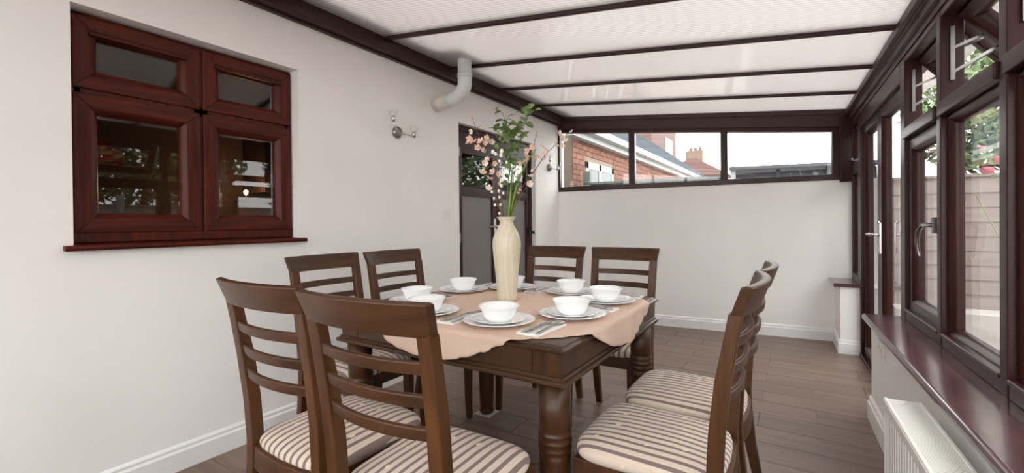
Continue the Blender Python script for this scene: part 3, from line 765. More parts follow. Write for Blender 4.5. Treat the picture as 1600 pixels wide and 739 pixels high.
# ================================================================== VASE AND FLOWERS
VX, VY = -1.155, 1.742
def vase_mat():
    m, nt, b = new_mat('cream_ribbed_glaze'); N = nt.nodes; L = nt.links
    tc = N.new('ShaderNodeTexCoord'); mp = N.new('ShaderNodeMapping'); mp.inputs['Scale'].default_value = (1, 1, 0.22); L.new(tc.outputs['Object'], mp.inputs[0])
    wv = N.new('ShaderNodeTexWave'); wv.inputs['Scale'].default_value = 16; wv.inputs['Distortion'].default_value = 7; wv.inputs['Detail'].default_value = 2; wv.inputs['Detail Scale'].default_value = 1.6
    L.new(mp.outputs[0], wv.inputs['Vector'])
    cr = N.new('ShaderNodeValToRGB'); cr.color_ramp.elements[0].color = (*s2l((206, 195, 171)), 1); cr.color_ramp.elements[1].color = (*s2l((214, 204, 182)), 1); L.new(wv.outputs['Fac'], cr.inputs[0]); L.new(cr.outputs[0], b.inputs['Base Color'])
    bp = N.new('ShaderNodeBump'); bp.inputs['Strength'].default_value = 0.15; bp.inputs['Distance'].default_value = 0.001; L.new(wv.outputs['Fac'], bp.inputs['Height']); L.new(bp.outputs[0], b.inputs['Normal'])
    b.inputs['Roughness'].default_value = 0.38
    return m
M['vase'] = vase_mat()
vp = [(0.0001, 0.0), (0.043, 0.0), (0.046, 0.004), (0.0465, 0.02), (0.051, 0.09), (0.057, 0.155), (0.0635, 0.215), (0.0675, 0.255), (0.0672, 0.275), (0.0635, 0.298), (0.055, 0.320), (0.044, 0.341), (0.035, 0.356), (0.031, 0.366), (0.0315, 0.374), (0.038, 0.386), (0.0450, 0.394), (0.0455, 0.396), (0.043, 0.396), (0.035, 0.386), (0.0285, 0.374), (0.028, 0.366), (0.032, 0.350), (0.05, 0.31), (0.058, 0.27), (0.05, 0.15), (0.04, 0.02), (0.0001, 0.015)]
vo = MB().lathe(vp, 48, close=False).build('vase', M['vase'], smooth=True); vo.location = (VX, VY, ZC)
tag(vo, 'tall cream ribbed vase holding flowers in the middle of the table', 'vase')

M['stem'] = plain('brown_twig', (112, 84, 62), 0.7); M['greenstem'] = plain('green_stem', (98, 128, 62), 0.6)
M['leaf'] = plain('fresh_green_leaf', (116, 138, 82), 0.5, var=0.25, scale=30); M['grassl'] = plain('long_blade_leaf', (118, 148, 58), 0.5, var=0.2, scale=20)
M['petal'] = plain('pink_blossom', (236, 202, 186), 0.7, var=0.10, scale=40); M['petal2'] = plain('pale_pink_blossom', (240, 222, 212), 0.7, var=0.06, scale=40)
M['bud'] = plain('white_bud', (244, 240, 230), 0.6, var=0.03); M['centre'] = plain('blossom_centre', (196, 120, 74), 0.7)
def blossom_mesh(name, mat, rad=0.019):
    m = MB()
    for k in range(5):
        a = 2*PI*k/5; ca, sa = math.cos(a), math.sin(a)
        pts = []
        for (r, w_, z) in ((0.002, 0.002, 0.0), (rad*0.55, rad*0.42, 0.004), (rad*0.9, rad*0.36, 0.009), (rad, rad*0.12, 0.012)):
            pts += [(r*ca-w_*sa, r*sa+w_*ca, z), (r*ca, r*sa, z-0.002), (r*ca+w_*sa, r*sa-w_*ca, z)]
        m.add(pts, [(i*3+j, i*3+j+1, i*3+j+4, i*3+j+3) for i in range(3) for j in range(2)])
    m.lathe([(0.004, 0.0), (0.005, 0.003), (0.002, 0.006)], 8)
    return m.mesh(name, mat, True)
def leaf_mesh(name, mat, l=0.042, w_=0.017):
    m = MB(); pts = []; n = 6
    for i in range(n+1):
        q = i/n; ww = w_*math.sin(PI*min(0.97, 0.06+0.9*q))**0.8; z = 0.006*math.sin(PI*q)
        pts += [(-ww, l*q, z+0.003), (0, l*q, z), (ww, l*q, z+0.003)]
    m.add(pts, [(i*3+j, i*3+j+1, i*3+j+4, i*3+j+3) for i in range(n) for j in range(2)])
    return m.mesh(name, mat, True)
bl1, bl2 = blossom_mesh('blossom', M['petal']), blossom_mesh('blossom', M['petal2'], 0.021)
lf1 = leaf_mesh('leaf', M['leaf']); budm = MB().lathe([(0.0005, 0.0), (0.005, 0.003), (0.0062, 0.008), (0.0045, 0.013), (0.0005, 0.016)], 10).mesh('bud', M['bud'], True)
RTv = Vector((math.cos(YAW), math.sin(YAW), 0)); FWv = Vector((-math.sin(YAW), math.cos(YAW), 0))
VB = Vector((VX, VY, 0))
def vpnt(t, z, d): return VB + RTv*t + FWv*d + Vector((0, 0, z))
def branch(name, label, path, mat, r0=0.0026, items=(), grp='flower stems in the vase', twigs=()):
    """path: (sideways, height, depth) in metres about the vase axis; items: (kind, sideways, height, depth, size)"""
    root = empty(name, tuple(VB+Vector((0, 0, ZC+0.02)))); tag(root, label, 'flower stem', grp)
    off = -(VB+Vector((0, 0, ZC+0.02)))
    P = [vpnt(*p)+off for p in path]
    # smooth the path a little
    Q = []
    for i in range(len(P)-1):
        a0 = P[max(0, i-1)]; a1 = P[i]; a2 = P[i+1]; a3 = P[min(len(P)-1, i+2)]
        for j in range(5):
            t = j/5; Q.append(0.5*((2*a1)+(a2-a0)*t+(2*a0-5*a1+4*a2-a3)*t*t+(3*a1-a0-3*a2+a3)*t**3))
    Q.append(P[-1])
    mb = MB().tube(Q, [r0*(1-0.65*i/len(Q)) for i in range(len(Q))], 6)
    for (kind, t, z, d, sz) in items:
        c = vpnt(t, z, d)+off
        near = min(Q[len(Q)//3:], key=lambda q_: (q_-c).length + 0.4*max(0, q_.z-c.z))
        if (near-c).length > 0.004: mb.tube([near, (near+c)/2+Vector((0, 0, 0.004)), c], 0.0011, 5)
    mb.build('stem', mat, root, smooth=True)
    for (kind, t, z, d, sz) in items:
        c = vpnt(t, z, d)+off
        me = {'p': bl1, 'q': bl2, 'l': lf1, 'b': budm}[kind]
        o = bpy.data.objects.new({'p': 'blossom', 'q': 'blossom', 'l': 'leaf', 'b': 'bud'}[kind], me); COL.objects.link(o); o.parent = root; o.location = c
        o.scale = (sz, sz, sz)
        if kind in 'pq':
            dirv = (-FWv*random.uniform(0.2, 1.0)+RTv*random.uniform(-0.8, 0.8)+Vector((0, 0, random.uniform(-0.2, 0.9)))).normalized()
            o.rotation_euler = dirv.to_track_quat('Z', 'Y').to_euler()
        elif kind == 'l':
            dirv = (RTv*random.uniform(-1, 1)+FWv*random.uniform(-0.7, 0.7)+Vector((0, 0, random.uniform(-0.5, 0.7)))).normalized()
            o.rotation_euler = (dirv.to_track_quat('Y', 'Z').to_matrix() @ Matrix.Rotation(random.uniform(-0.8, 0.8), 3, 'Y')).to_euler()
        else: o.rotation_euler = (random.uniform(-0.4, 0.4), random.uniform(-0.4, 0.4), 0)
    return root
K = 0.00303
def px(x, y, d=0.0, kind=None, sz=1.0):     # working grid of the bouquet: centre line 792, rim 341, 3.03 mm a step
    t, z = (x-792)*K, ZC+0.396-(y-341)*K
    return (t, z, d) if kind is None else (kind, t, z, d, sz)
foot = lambda dx, d=0.0: [(dx*0.4, ZC+0.03, d*0.3), (dx, ZC+0.37, d)]
branch('blossom_branch', 'tall twig of peach blossoms leaning left over the brown door', foot(-0.012, 0.0)+[px(777, 290, 0.01), px(764, 245, 0.03), px(748, 208, 0.04), px(738, 180, 0.05)], M['stem'],
       items=[px(736, 216, 0.04, 'p', 1.1), px(741, 222, 0.03, 'p', 1.0), px(733, 222, 0.05, 'p', .8), px(747, 231, 0.04, 'p', .9), px(753, 222, 0.02, 'p', 1.0), px(765, 217, 0.03, 'p', 1.2), px(758, 224, 0.01, 'p', .9), px(769, 222, 0.04, 'q', .8), px(738, 204, 0.05, 'q', .7), px(755, 235, 0.05, 'q', .8), px(738, 184, 0.05, 'p', .35), px(752, 196, 0.04, 'p', .35)])
branch('blossom_branch', 'lower twig of peach blossoms spreading left just above the vase', foot(-0.016, -0.01)+[px(780, 310, -0.01), px(770, 285, -0.02), px(756, 262, -0.02)], M['stem'],
       items=[px(756, 273, -0.02, 'p', 1.0), px(759, 258, -0.02, 'q', .8), px(764, 252, -0.01, 'p', .8), px(772, 272, -0.02, 'p', .9), px(766, 282, -0.01, 'p', .9), px(779, 276, -0.03, 'p', .8), px(765, 297, -0.02, 'q', .8), px(782, 292, -0.02, 'p', .7), px(774, 258, -0.01, 'p', .7)])
branch('bud_stem', 'stem of round white buds standing straight above the vase rim', foot(-0.008, -0.015)+[px(785, 310, -0.03), px(785, 275, -0.03), px(786, 245, -0.03)], M['stem'],
       items=[px(786, 244, -0.03, 'b', 1.5), px(785, 250, -0.03, 'b', 1.4), px(772, 244, -0.02, 'b', 1.4), px(778, 247, -0.02, 'b', 1.3), px(783, 258, -0.03, 'b', 1.1), px(787, 272, -0.03, 'b', 1.2), px(788, 280, -0.03, 'b', 1.2), px(787, 287, -0.03, 'b', 1.2), px(786, 296, -0.03, 'b', 1.2), px(793, 260, -0.03, 'b', 1.0), px(802, 266, -0.03, 'b', 1.0)])
branch('bud_stem', 'short stem of white berries bending left at the vase rim', foot(-0.014, -0.022)+[px(780, 325, -0.03), px(775, 305, -0.035), px(771, 296, -0.03)], M['stem'],
       items=[px(771, 305, -0.03, 'b', 1.0), px(781, 304, -0.03, 'b', 1.0), px(773, 315, -0.03, 'b', 1.0), px(782, 313, -0.03, 'b', 1.0), px(775, 325, -0.03, 'b', 1.0), px(783, 325, -0.03, 'b', 1.0), px(782, 338, -0.03, 'b', .9), px(788, 307, -0.03, 'b', .9)])
branch('blossom_branch', 'long twig of pale blossoms reaching right towards the high window', foot(0.014, 0.0)+[px(815, 300, 0.0), px(838, 268, -0.01), px(855, 244, -0.01), px(868, 232, -0.02), px(884, 217, -0.02)], M['stem'],
       items=[px(876, 216, -0.02, 'q', 1.1), px(881, 224, -0.02, 'q', 1.0), px(870, 231, -0.02, 'q', .9), px(878, 233, -0.03, 'q', .7), px(856, 243, -0.01, 'p', .9), px(854, 250, -0.01, 'p', .6), px(842, 248, -0.01, 'p', .7), px(848, 230, 0.0, 'p', .4), px(894, 211, -0.02, 'q', .5)])
branch('blossom_branch', 'upright twig of peach blossoms right of the green sprays', foot(0.010, 0.012)+[px(812, 300, 0.02), px(826, 255, 0.03), px(836, 228, 0.03), px(842, 206, 0.03)], M['stem'],
       items=[px(827, 237, 0.03, 'p', .9), px(834, 231, 0.03, 'p', .8), px(824, 246, 0.03, 'p', .9), px(816, 257, 0.03, 'p', .9), px(823, 254, 0.03, 'p', .8), px(812, 277, 0.02, 'p', .9), px(841, 214, 0.03, 'p', .4)])
branch('blossom_branch', 'short twig of pale pink blossoms low on the right of the vase', foot(0.016, -0.016)+[px(812, 315, -0.02), px(824, 293, -0.03), px(834, 272, -0.04)], M['stem'],
       items=[px(831, 280, -0.03, 'q', .9), px(828, 291, -0.03, 'q', .8), px(834, 271, -0.04, 'q', .6), px(839, 252, -0.03, 'p', .6), px(810, 305, -0.02, 'p', .5), px(813, 300, -0.02, 'p', .4)])
lv = lambda L_: [px(x+random.uniform(-3.5, 3.5), y+random.uniform(-4, 4), random.uniform(-0.03, 0.05), 'l', random.uniform(0.6, 1.15)) for x, y in L_ for _ in range(2)]
branch('leafy_spray', 'tall spray of small green leaves in the middle of the bouquet', foot(0.0, 0.01)+[px(795, 290, 0.02), px(800, 235, 0.03), px(797, 205, 0.03), px(788, 178, 0.03)], M['greenstem'],
       items=lv([(783, 178), (789, 188), (796, 192), (792, 198), (800, 196), (785, 208), (781, 211), (790, 208), (797, 213), (803, 217), (786, 225), (795, 228), (800, 240), (790, 236), (794, 250), (803, 252), (788, 262), (799, 268), (797, 280), (806, 240), (778, 205), (805, 275), (793, 290), (803, 292), (782, 236)]))
branch('leafy_spray', 'green leafy spray with the highest tip, leaning right under the roof plate', foot(0.006, 0.015)+[px(803, 285, 0.02), px(812, 235, 0.04), px(820, 200, 0.05), px(828, 176, 0.05)], M['greenstem'],
       items=lv([(827, 174), (823, 176), (832, 175), (829, 181), (835, 177), (822, 192), (826, 196), (815, 203), (810, 205), (818, 210), (824, 211), (811, 218), (816, 222), (821, 226), (807, 232), (815, 236), (804, 226), (809, 250), (800, 262)]))
def blade(label, path, w_=0.006, n=14):
    P = [vpnt(*p) for p in path]; Q = []
    for i in range(len(P)-1):
        a0 = P[max(0, i-1)]; a1 = P[i]; a2 = P[i+1]; a3 = P[min(len(P)-1, i+2)]
        for j in range(5):
            t = j/5; Q.append(0.5*((2*a1)+(a2-a0)*t+(2*a0-5*a1+4*a2-a3)*t*t+(3*a1-a0-3*a2+a3)*t**3))
    Q.append(P[-1]); rings = []
    for i, q_ in enumerate(Q):
        ww = w_*(1-0.9*(i/len(Q))**2.2); tn = (Q[min(i+1, len(Q)-1)]-Q[max(i-1, 0)]).normalized(); sd = tn.cross(FWv+RTv*0.3).normalized()
        nn = tn.cross(sd)*0.0008
        rings.append([q_-sd*ww-nn, q_+nn*2, q_+sd*ww-nn, q_-nn*2.5])
    o = MB().loft(rings).build('grass_blade', M['grassl'], smooth=True); tag(o, label, 'leaf', 'long leaves in the vase')
blade('long green blade leaf arching right to the tip beside the blossoms', [(0.004, ZC+0.05, 0), (0.012, ZC+0.38, -0.01), px(808, 295, -0.015), px(822, 262, -0.02), px(839, 236, -0.02)], 0.007)
blade('broad upright green blade leaf rising from the vase rim', [(0.002, ZC+0.05, 0), (0.010, ZC+0.38, -0.022), px(799, 300, -0.025), px(802, 268, -0.02)], 0.008)
blade('shorter green blade leaf leaning right at the vase rim', [(0.004, ZC+0.05, 0), (0.017, ZC+0.38, -0.012), px(806, 305, -0.02), px(818, 270, -0.03)], 0.006)
blade('thin dark green blade leaf low on the right side of the vase', [(0.004, ZC+0.05, 0), (0.022, ZC+0.38, 0.0), px(807, 315, 0.0), px(815, 298, 0.0)], 0.004)

# ================================================================== WALL FITTINGS
M['lampglass'] = glass('clear_lamp_glass', (0.985, 0.985, 0.98), 0.8)
def wall_lamp(y, z, lab):
    root = empty('wall_lamp', (XL, y, z)); tag(root, lab, 'wall lamp', 'chrome wall lamps')
    MB().lathe([(0.0001, 0), (0.044, 0), (0.044, 0.008), (0.036, 0.022), (0.018, 0.030), (0.0001, 0.032)], 28, close=False).build('base', M['satin'], root, smooth=True).rotation_euler = (0, PI/2, 0)
    for (dy, dz) in ((-0.086, 0.080), (0.112, 0.0)):
        a = MB().tube([(0.02, 0, -0.004), (0.045, dy*0.3, -0.012), (0.055, dy*0.7, dz*0.35-0.014), (0.06, dy, dz-0.02)], 0.005, 8).build('arm', M['chrome'], root, smooth=True)
        MB().lathe([(0.006, -0.03), (0.016, -0.02), (0.020, -0.004), (0.017, 0.012), (0.010, 0.016)], 18, (0.06, dy, dz)).build('lamp_holder', M['chrome'], a, smooth=True)
        g = MB().lathe([(0.012, 0.014), (0.025, 0.020), (0.031, 0.036), (0.035, 0.056), (0.034, 0.056), (0.030, 0.036), (0.024, 0.022)], 24, (0.06, dy, dz), close=False).build('glass_shade', M['lampglass'], a, smooth=True)
        MB().lathe([(0.006, 0.012), (0.008, 0.03), (0.007, 0.042), (0.002, 0.048)], 12, (0.06, dy, dz)).build('bulb', M['plastic'], a, smooth=True)
wall_lamp(2.254, 1.813, 'twin-arm chrome wall lamp with clear glass shades, below the pipe')
wall_lamp(4.60, 1.795, 'twin-arm chrome wall lamp half hidden by blossoms past the brown door')
sw = empty('light_switch', (XL, 2.787, 1.222)); tag(sw, 'square white light switch on the wall left of the brown door', 'light switch')
MB().box(0, 0.008, -0.043, 0.043, -0.043, 0.043).build('face_plate', M['plastic'], sw, bevel=0.003); MB().box(0.008, 0.013, -0.008, 0.008, -0.014, 0.014).build('rocker', M['plastic'], sw, bevel=0.002)
so = empty('power_socket', mw=MR @ Matrix.Translation((0.018, 2.91, 0.475))); tag(so, 'white double power socket under the sill at the wall end', 'socket')
def pl(o, mw): o.parent = so; o.matrix_local = mw
o = MB().box(-0.009, 0, -0.073, 0.073, -0.043, 0.043).build('face_plate', M['plastic'], so, bevel=0.003)
for dy in (-0.036, 0.036):
    MB().box(-0.0135, -0.009, dy-0.006, dy+0.006, 0.018, 0.034).build('switch', M['plastic'], so, bevel=0.001)
    MB().box(-0.0095, -0.0085, dy-0.003, dy+0.003, 0.002, 0.011).build('pin_hole', M['rubber'], so)
# waste pipe: out of the wall, elbow, up through the roof
pp = empty('waste_pipe', (XL, 2.672, 2.105)); tag(pp, 'pale grey waste pipe bending from the wall up through the roof', 'pipe')
MB().tube([(0.0, 0, 0.0), (0.15, 0, 0.022)], 0.058, 28).build('wall_stub', M['pipe_old'], pp, smooth=True)
el = [(0.13, 0, 0.019), (0.215, 0, 0.030)]
for i in range(1, 9):
    a = R(8+82*i/8); el.append((0.215+0.10*(math.sin(a)-math.sin(R(8))), 0, 0.030+0.10*(math.cos(R(8))-math.cos(a))))
xr = el[-1][0]; el.append((xr, 0, 0.175))
MB().tube(el, 0.054, 28).build('elbow', M['pipe'], pp, smooth=True)
MB().tube([(xr, 0, 0.165), (xr, 0, 0.19)], 0.0575, 28).build('collar', M['pipe'], pp, smooth=True)
MB().tube([(xr, 0, 0.18), (xr, 0, 0.62)], 0.0525, 28).build('riser', M['pipe'], pp, smooth=True)
fl_ = []
for z_off in (0.082, 0.087):
    for (x, y) in ((-0.0, -0.24), (0.43, -0.20), (0.43, 0.24), (-0.0, 0.20)): fl_.append((x, y, roof_z(XL+x)+z_off-2.11))
MB().hexa(fl_).build('roof_flashing', plain('lead_flashing', (92, 94, 96), 0.6), pp)

# radiator under the garden sill
rad = empty('radiator', mw=MR); tag(rad, 'white panel radiator with slatted top grille under the garden sill', 'radiator')
M['rad'] = plain('radiator_enamel', (240, 239, 235), 0.35, var=0.01)
RS0, RS1, RZ0, RZ1, RF, RB = 0.80, 1.985, 0.11, 0.522, -0.122, -0.020
# fluted front panel
pts = []; n = 36; st = (RS1-RS0-0.02)/n
for i in range(n):
    s = RS0+0.01+i*st; pts += [(RF, s), (RF, s+st*0.5), (RF+0.008, s+st*0.62), (RF+0.008, s+st*0.88)]
pts += [(RF, RS1-0.01), (RF+0.014, RS1-0.01), (RF+0.014, RS0+0.01)]
MB().prism(pts, 'z', RZ0, RZ1-0.03).build('front_panel', M['rad'], rad, mw=MR)
MB().box(RF-0.003, RF+0.012, RS0, RS1, RZ1-0.034, RZ1-0.004).build('top_rail', M['rad'], rad, bevel=0.004, mw=MR)
MB().box(RB-0.014, RB, RS0, RS1, RZ0, RZ1-0.004).build('back_panel', M['rad'], rad, bevel=0.003, mw=MR)
for s0, s1 in ((RS0, RS0+0.006), (RS1-0.006, RS1)): MB().box(RF, RB, s0, s1, RZ0, RZ1-0.002).build('side_panel', M['rad'], rad, bevel=0.002, mw=MR)
MB().box(RF, RF+0.010, RS0, RS1, RZ1-0.008, RZ1).build('grille_edge', M['rad'], rad, bevel=0.002, mw=MR); MB().box(RB-0.010, RB, RS0, RS1, RZ1-0.008, RZ1).build('grille_edge', M['rad'], rad, bevel=0.002, mw=MR)
slm = MB().box(RF+0.008, RB-0.008, -0.0026, 0.0026, RZ1-0.007, RZ1-0.001).mesh('grille_bar', M['rad'])
s = RS1-0.012
while s > RS0+0.01:
    o = link('grille_bar', slm, rad); o.matrix_world = MR @ Matrix.Translation((0, s, 0)); s -= 0.0095
for s in (RS0+0.15, RS1-0.15): MB().box(RB-0.001, 0.019, s-0.015, s+0.015, RZ0+0.05, RZ1-0.06).build('wall_bracket', M['rad'], rad, mw=MR)
MB().tube([(RB-0.05, RS0+0.03, RZ0+0.01), (RB-0.05, RS0+0.03, -0.0)], 0.0075, 10).build('feed_pipe', M['chrome'], rad, smooth=True, mw=MR)

# ================================================================== KITCHEN SEEN THROUGH THE WINDOW
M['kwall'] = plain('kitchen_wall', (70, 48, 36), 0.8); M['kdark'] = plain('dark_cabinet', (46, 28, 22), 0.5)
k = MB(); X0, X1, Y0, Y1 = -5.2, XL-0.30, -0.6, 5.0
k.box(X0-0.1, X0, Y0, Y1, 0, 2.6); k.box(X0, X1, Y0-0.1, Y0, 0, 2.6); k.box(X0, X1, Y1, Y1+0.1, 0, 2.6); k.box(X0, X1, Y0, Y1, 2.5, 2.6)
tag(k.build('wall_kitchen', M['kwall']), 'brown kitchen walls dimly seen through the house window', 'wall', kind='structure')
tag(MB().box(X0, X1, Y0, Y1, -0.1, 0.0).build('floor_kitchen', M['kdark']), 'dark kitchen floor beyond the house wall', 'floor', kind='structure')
pn = empty('pendant_lamp', (-3.55, 0.86, 1.55)); tag(pn, 'red domed pendant lamp hanging in the dim kitchen', 'lamp')
M['red'] = plain('red_enamel', (190, 42, 34), 0.3); 
MB().lathe([(0.16, -0.02), (0.15, 0.03), (0.12, 0.075), (0.07, 0.105), (0.02, 0.12), (0.018, 0.12), (0.06, 0.10), (0.11, 0.07), (0.14, 0.03), (0.15, -0.02)], 32, close=False).build('shade', M['red'], pn, smooth=True)
MB().tube([(0, 0, 0.11), (0, 0, 0.95)], 0.006, 8).build('cord', M['rubber'], pn)
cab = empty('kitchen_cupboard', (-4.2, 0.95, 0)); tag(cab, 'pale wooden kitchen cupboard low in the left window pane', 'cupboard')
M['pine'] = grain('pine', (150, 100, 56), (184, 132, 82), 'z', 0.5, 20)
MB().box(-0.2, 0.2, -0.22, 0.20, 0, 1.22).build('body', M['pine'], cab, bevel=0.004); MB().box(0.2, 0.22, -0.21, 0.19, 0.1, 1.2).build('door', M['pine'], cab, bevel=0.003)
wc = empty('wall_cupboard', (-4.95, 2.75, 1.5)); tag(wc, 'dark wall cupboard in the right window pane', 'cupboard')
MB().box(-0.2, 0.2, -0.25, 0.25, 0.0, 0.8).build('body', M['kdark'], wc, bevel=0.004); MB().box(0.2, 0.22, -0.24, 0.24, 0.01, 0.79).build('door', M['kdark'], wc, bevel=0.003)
tl = empty('kitchen_lamp', (-4.75, 2.33, 1.49)); tag(tl, 'small lit kitchen lamp glowing in the right window pane', 'lamp')
em = bpy.data.materials.new('lit_bulb'); em.use_nodes = True; eb = em.node_tree.nodes['Principled BSDF']; eb.inputs['Emission Color'].default_value = (1.0, 0.72, 0.4, 1); eb.inputs['Emission Strength'].default_value = 9
MB().lathe([(0.001, -0.024), (0.016, -0.016), (0.02, 0.0), (0.015, 0.016), (0.001, 0.022)], 16).build('bulb', em, tl, smooth=True)
MB().tube([(0, 0, -0.025), (-0.1, 0.05, -0.06), (-0.40, 0.10, -0.06)], 0.008, 8).build('bracket', M['satin'], tl)
ld = bpy.data.lights.new('kitchen_glow', 'POINT'); ld.energy = 3.5; ld.color = (1, 0.66, 0.36); ld.shadow_soft_size = 0.05
lo = bpy.data.objects.new('kitchen_glow', ld); COL.objects.link(lo); lo.parent = tl; lo.location = (0.06, 0, 0.0)
wt = empty('worktop', (-4.88, 2.3, 0)); tag(wt, 'kitchen worktop with a steel kettle, below the small lamp', 'worktop')
MB().box(-0.3, 0.3, -0.9, 0.9, 0.86, 0.90).build('top', M['kdark'], wt); MB().box(-0.3, 0.28, -0.9, 0.9, 0.0, 0.86).build('base_unit', M['pine'], wt)
kt = MB().lathe([(0.08, 0), (0.085, 0.02), (0.075, 0.14), (0.05, 0.17), (0.012, 0.18), (0.012, 0.20)], 20).build('kettle', M['satin'], smooth=True); kt.location = (-4.75, 2.62, 0.905); tag(kt, 'steel kettle on the kitchen worktop', 'kettle')

# ================================================================== OUTSIDE
M['paving'] = plain('pale_paving', (140, 135, 128), 0.85, var=0.08, scale=2); M['fence'] = grain('weathered_fence_board', (128, 114, 110), (146, 131, 126), 'x', 0.8, 10, rand=0.05)
M['fencegrey'] = grain('grey_fence_board', (58, 60, 66), (78, 80, 88), 'x', 0.8, 10, rand=0.06)
M['concrete'] = plain('concrete', (124, 128, 126), 0.85, var=0.08, scale=14); M['render'] = plain('white_render', (176, 170, 166), 0.8)
M['brick'] = plain('orange_red_brick', (186, 128, 102), 0.85, var=0.16, scale=5)
def brickmat():
    m = plain('orange_red_brick', (136, 92, 76), 0.85, var=0.08, scale=16); nt = m.node_tree; N = nt.nodes; L = nt.links; b = N['Principled BSDF']
    src = b.inputs['Base Color'].links[0].from_socket; oi = N.new('ShaderNodeObjectInfo'); hs = N.new('ShaderNodeHueSaturation'); mr = N.new('ShaderNodeMapRange'); mr.inputs['To Min'].default_value = 0.72; mr.inputs['To Max'].default_value = 1.15
    L.new(oi.outputs['Random'], mr.inputs[0]); L.new(mr.outputs[0], hs.inputs['Value']); L.new(src, hs.inputs['Color']); L.new(hs.outputs[0], b.inputs['Base Color']); return m
M['brick'] = brickmat(); M['mortar'] = plain('mortar', (150, 134, 120), 0.9); M['slate'] = plain('grey_slate', (50, 57, 67), 0.85, var=0.2, scale=6, spec=0.15)
M['redtile'] = plain('red_roof_tile', (98, 74, 69), 0.8, var=0.1, scale=9); M['fascia'] = plain('white_fascia', (184, 187, 188), 0.5)
M['darkglass'] = plain('dark_window_glass', (44, 54, 52), 0.3); M['felt'] = plain('roofing_felt', (88, 90, 98), 0.8, var=0.1, scale=5)
g = MB().box(-30, 40, -20, 60, -0.35, -0.14).build('ground', M['paving']); tag(g, 'pale paving of the garden outside', 'paving', kind='structure')

# neighbour's low brick extension in line with the house wall
hs = empty('brick_house', (-2.55, 5.5, 0)); tag(hs, 'low orange brick extension with white fascia behind the far window', 'house')
MB().box(-2.5, -0.012, 0.0, 12, -0.1, 2.34).build('wall', M['mortar'], hs)
bm = {}
def brick_me(l):
    l = round(l, 3)
    if l not in bm: bm[l] = MB().box(-0.012, 0.0, 0, l, 0, 0.065).mesh('brick', M['brick'])
    return bm[l]
wall_o = [c for c in hs.children if c.name.startswith('wall')][0]
KW0, KW1, KZ1 = 0.42, 1.55, 2.03
nb = 0
for r in range(0, 13):
    z = 1.36+r*0.075
    y = 0.002 - (0.1125 if r % 2 else 0)
    while y < 5.2 and nb < 297:
        y0, y1 = max(y, 0.002), y+0.215
        if z < KZ1+0.01 and y1 > KW0-0.02 and y0 < KW1+0.02:
            if y0 < KW0-0.02: y1 = KW0-0.02
            elif y1 > KW1+0.02: y0 = KW1+0.02
            else: y1 = y0
        if y1-y0 > 0.03:
            o = bpy.data.objects.new('brick', brick_me(y1-y0)); COL.objects.link(o); o.parent = wall_o; o.location = (0, y0, z); nb += 1
        y += 0.225
rest = MB()
for r in range(0, 13):
    z = 1.36+r*0.075; y = 0.002-(0.1125 if r % 2 else 0)
    while y < 5.2: y += 0.225
    while y < 11.9: rest.box(-0.012, 0.0, y, y+0.215, z, z+0.065); y += 0.225
ro = rest.build('brick_courses', M['brick'], wall_o); ro['kind'] = 'stuff'
wf = MB(); wf.box(-0.06, 0.012, KW0, KW0+0.09, 1.2, KZ1); wf.box(-0.06, 0.012, KW1-0.09, KW1, 1.2, KZ1); wf.box(-0.06, 0.012, KW0, KW1, KZ1-0.10, KZ1); wf.box(-0.06, 0.012, KW0+0.50, KW0+0.58, 1.2, KZ1)
wfo = wf.build('window_frame', M['fascia'], hs, bevel=0.004); MB().box(-0.004, 0.004, KW0+0.05, KW1-0.05, 1.2, KZ1-0.05).build('pane', M['darkglass'], wfo)
MB().box(-0.02, 0.10, -0.2, 12, 2.30, 2.46).build('fascia', M['fascia'], hs)
MB().prism([(0.10, 2.38), (0.20, 2.38), (0.215, 2.47), (0.205, 2.47), (0.19, 2.40), (0.11, 2.40), (0.11, 2.47), (0.10, 2.47)], 'y', -0.2, 12).build('gutter', M['fascia'], hs)
for i in range(14):     # slate courses stepping up the slope
    x0 = 0.16-i*0.17; z0 = 2.47+i*0.13
    MB().hexa([(x0-0.22, -0.25, z0+0.155), (x0, -0.25, z0), (x0, 12, z0), (x0-0.22, 12, z0+0.155), (x0-0.22, -0.25, z0+0.175), (x0, -0.25, z0+0.02), (x0, 12, z0+0.02), (x0-0.22, 12, z0+0.175)]).build('slate_course', M['slate'], hs)

# taller gable house behind it, and a distant house with chimney
gh = empty('gable_house', (-6.95, 19.2, 0)); tag(gh, 'tall red tile-hung gable house with narrow white window in the distance', 'house')
MB().box(-3, 1.75, 0, 5, 0, 4.15).build('wall', M['mortar'], gh)
gt = MB().box(-0.2, 1.75, -0.06, 4.5, 4.1, 6.9).build('tile_hanging', M['redtile'], gh)
for i in range(11): MB().box(-0.2, 1.76, -0.075, -0.055, 4.12+i*0.25, 4.16+i*0.25).build('tile_row', M['redtile'], gt)
wf = MB().box(1.75, 1.80, 2.3, 3.5, 4.35, 5.15).build('window_frame', M['fascia'], gh); MB().box(1.795, 1.81, 2.5, 3.3, 4.43, 5.07).build('pane', M['darkglass'], wf)
MB().hexa([(-3, -0.5, 4.1), (3.6, -0.5, 2.9), (3.6, 4, 2.9), (-3, 4, 4.1), (-3, -0.5, 4.2), (3.6, -0.5, 3.0), (3.6, 4, 3.0), (-3, 4, 4.2)]).build('lean_roof', M['slate'], gh)
ch = empty('chimney_house', (-5.5, 29.5, 0)); tag(ch, 'distant red roofed house with a brick chimney stack', 'house')
MB().box(-1.9, 1.9, 0, 4, 0, 4.1).build('wall', M['mortar'], ch); MB().prism([(-2.1, 4.0), (2.1, 4.0), (0.25, 5.1), (-0.25, 5.1)], 'y', -0.2, 4.2).build('roof', M['redtile'], ch)
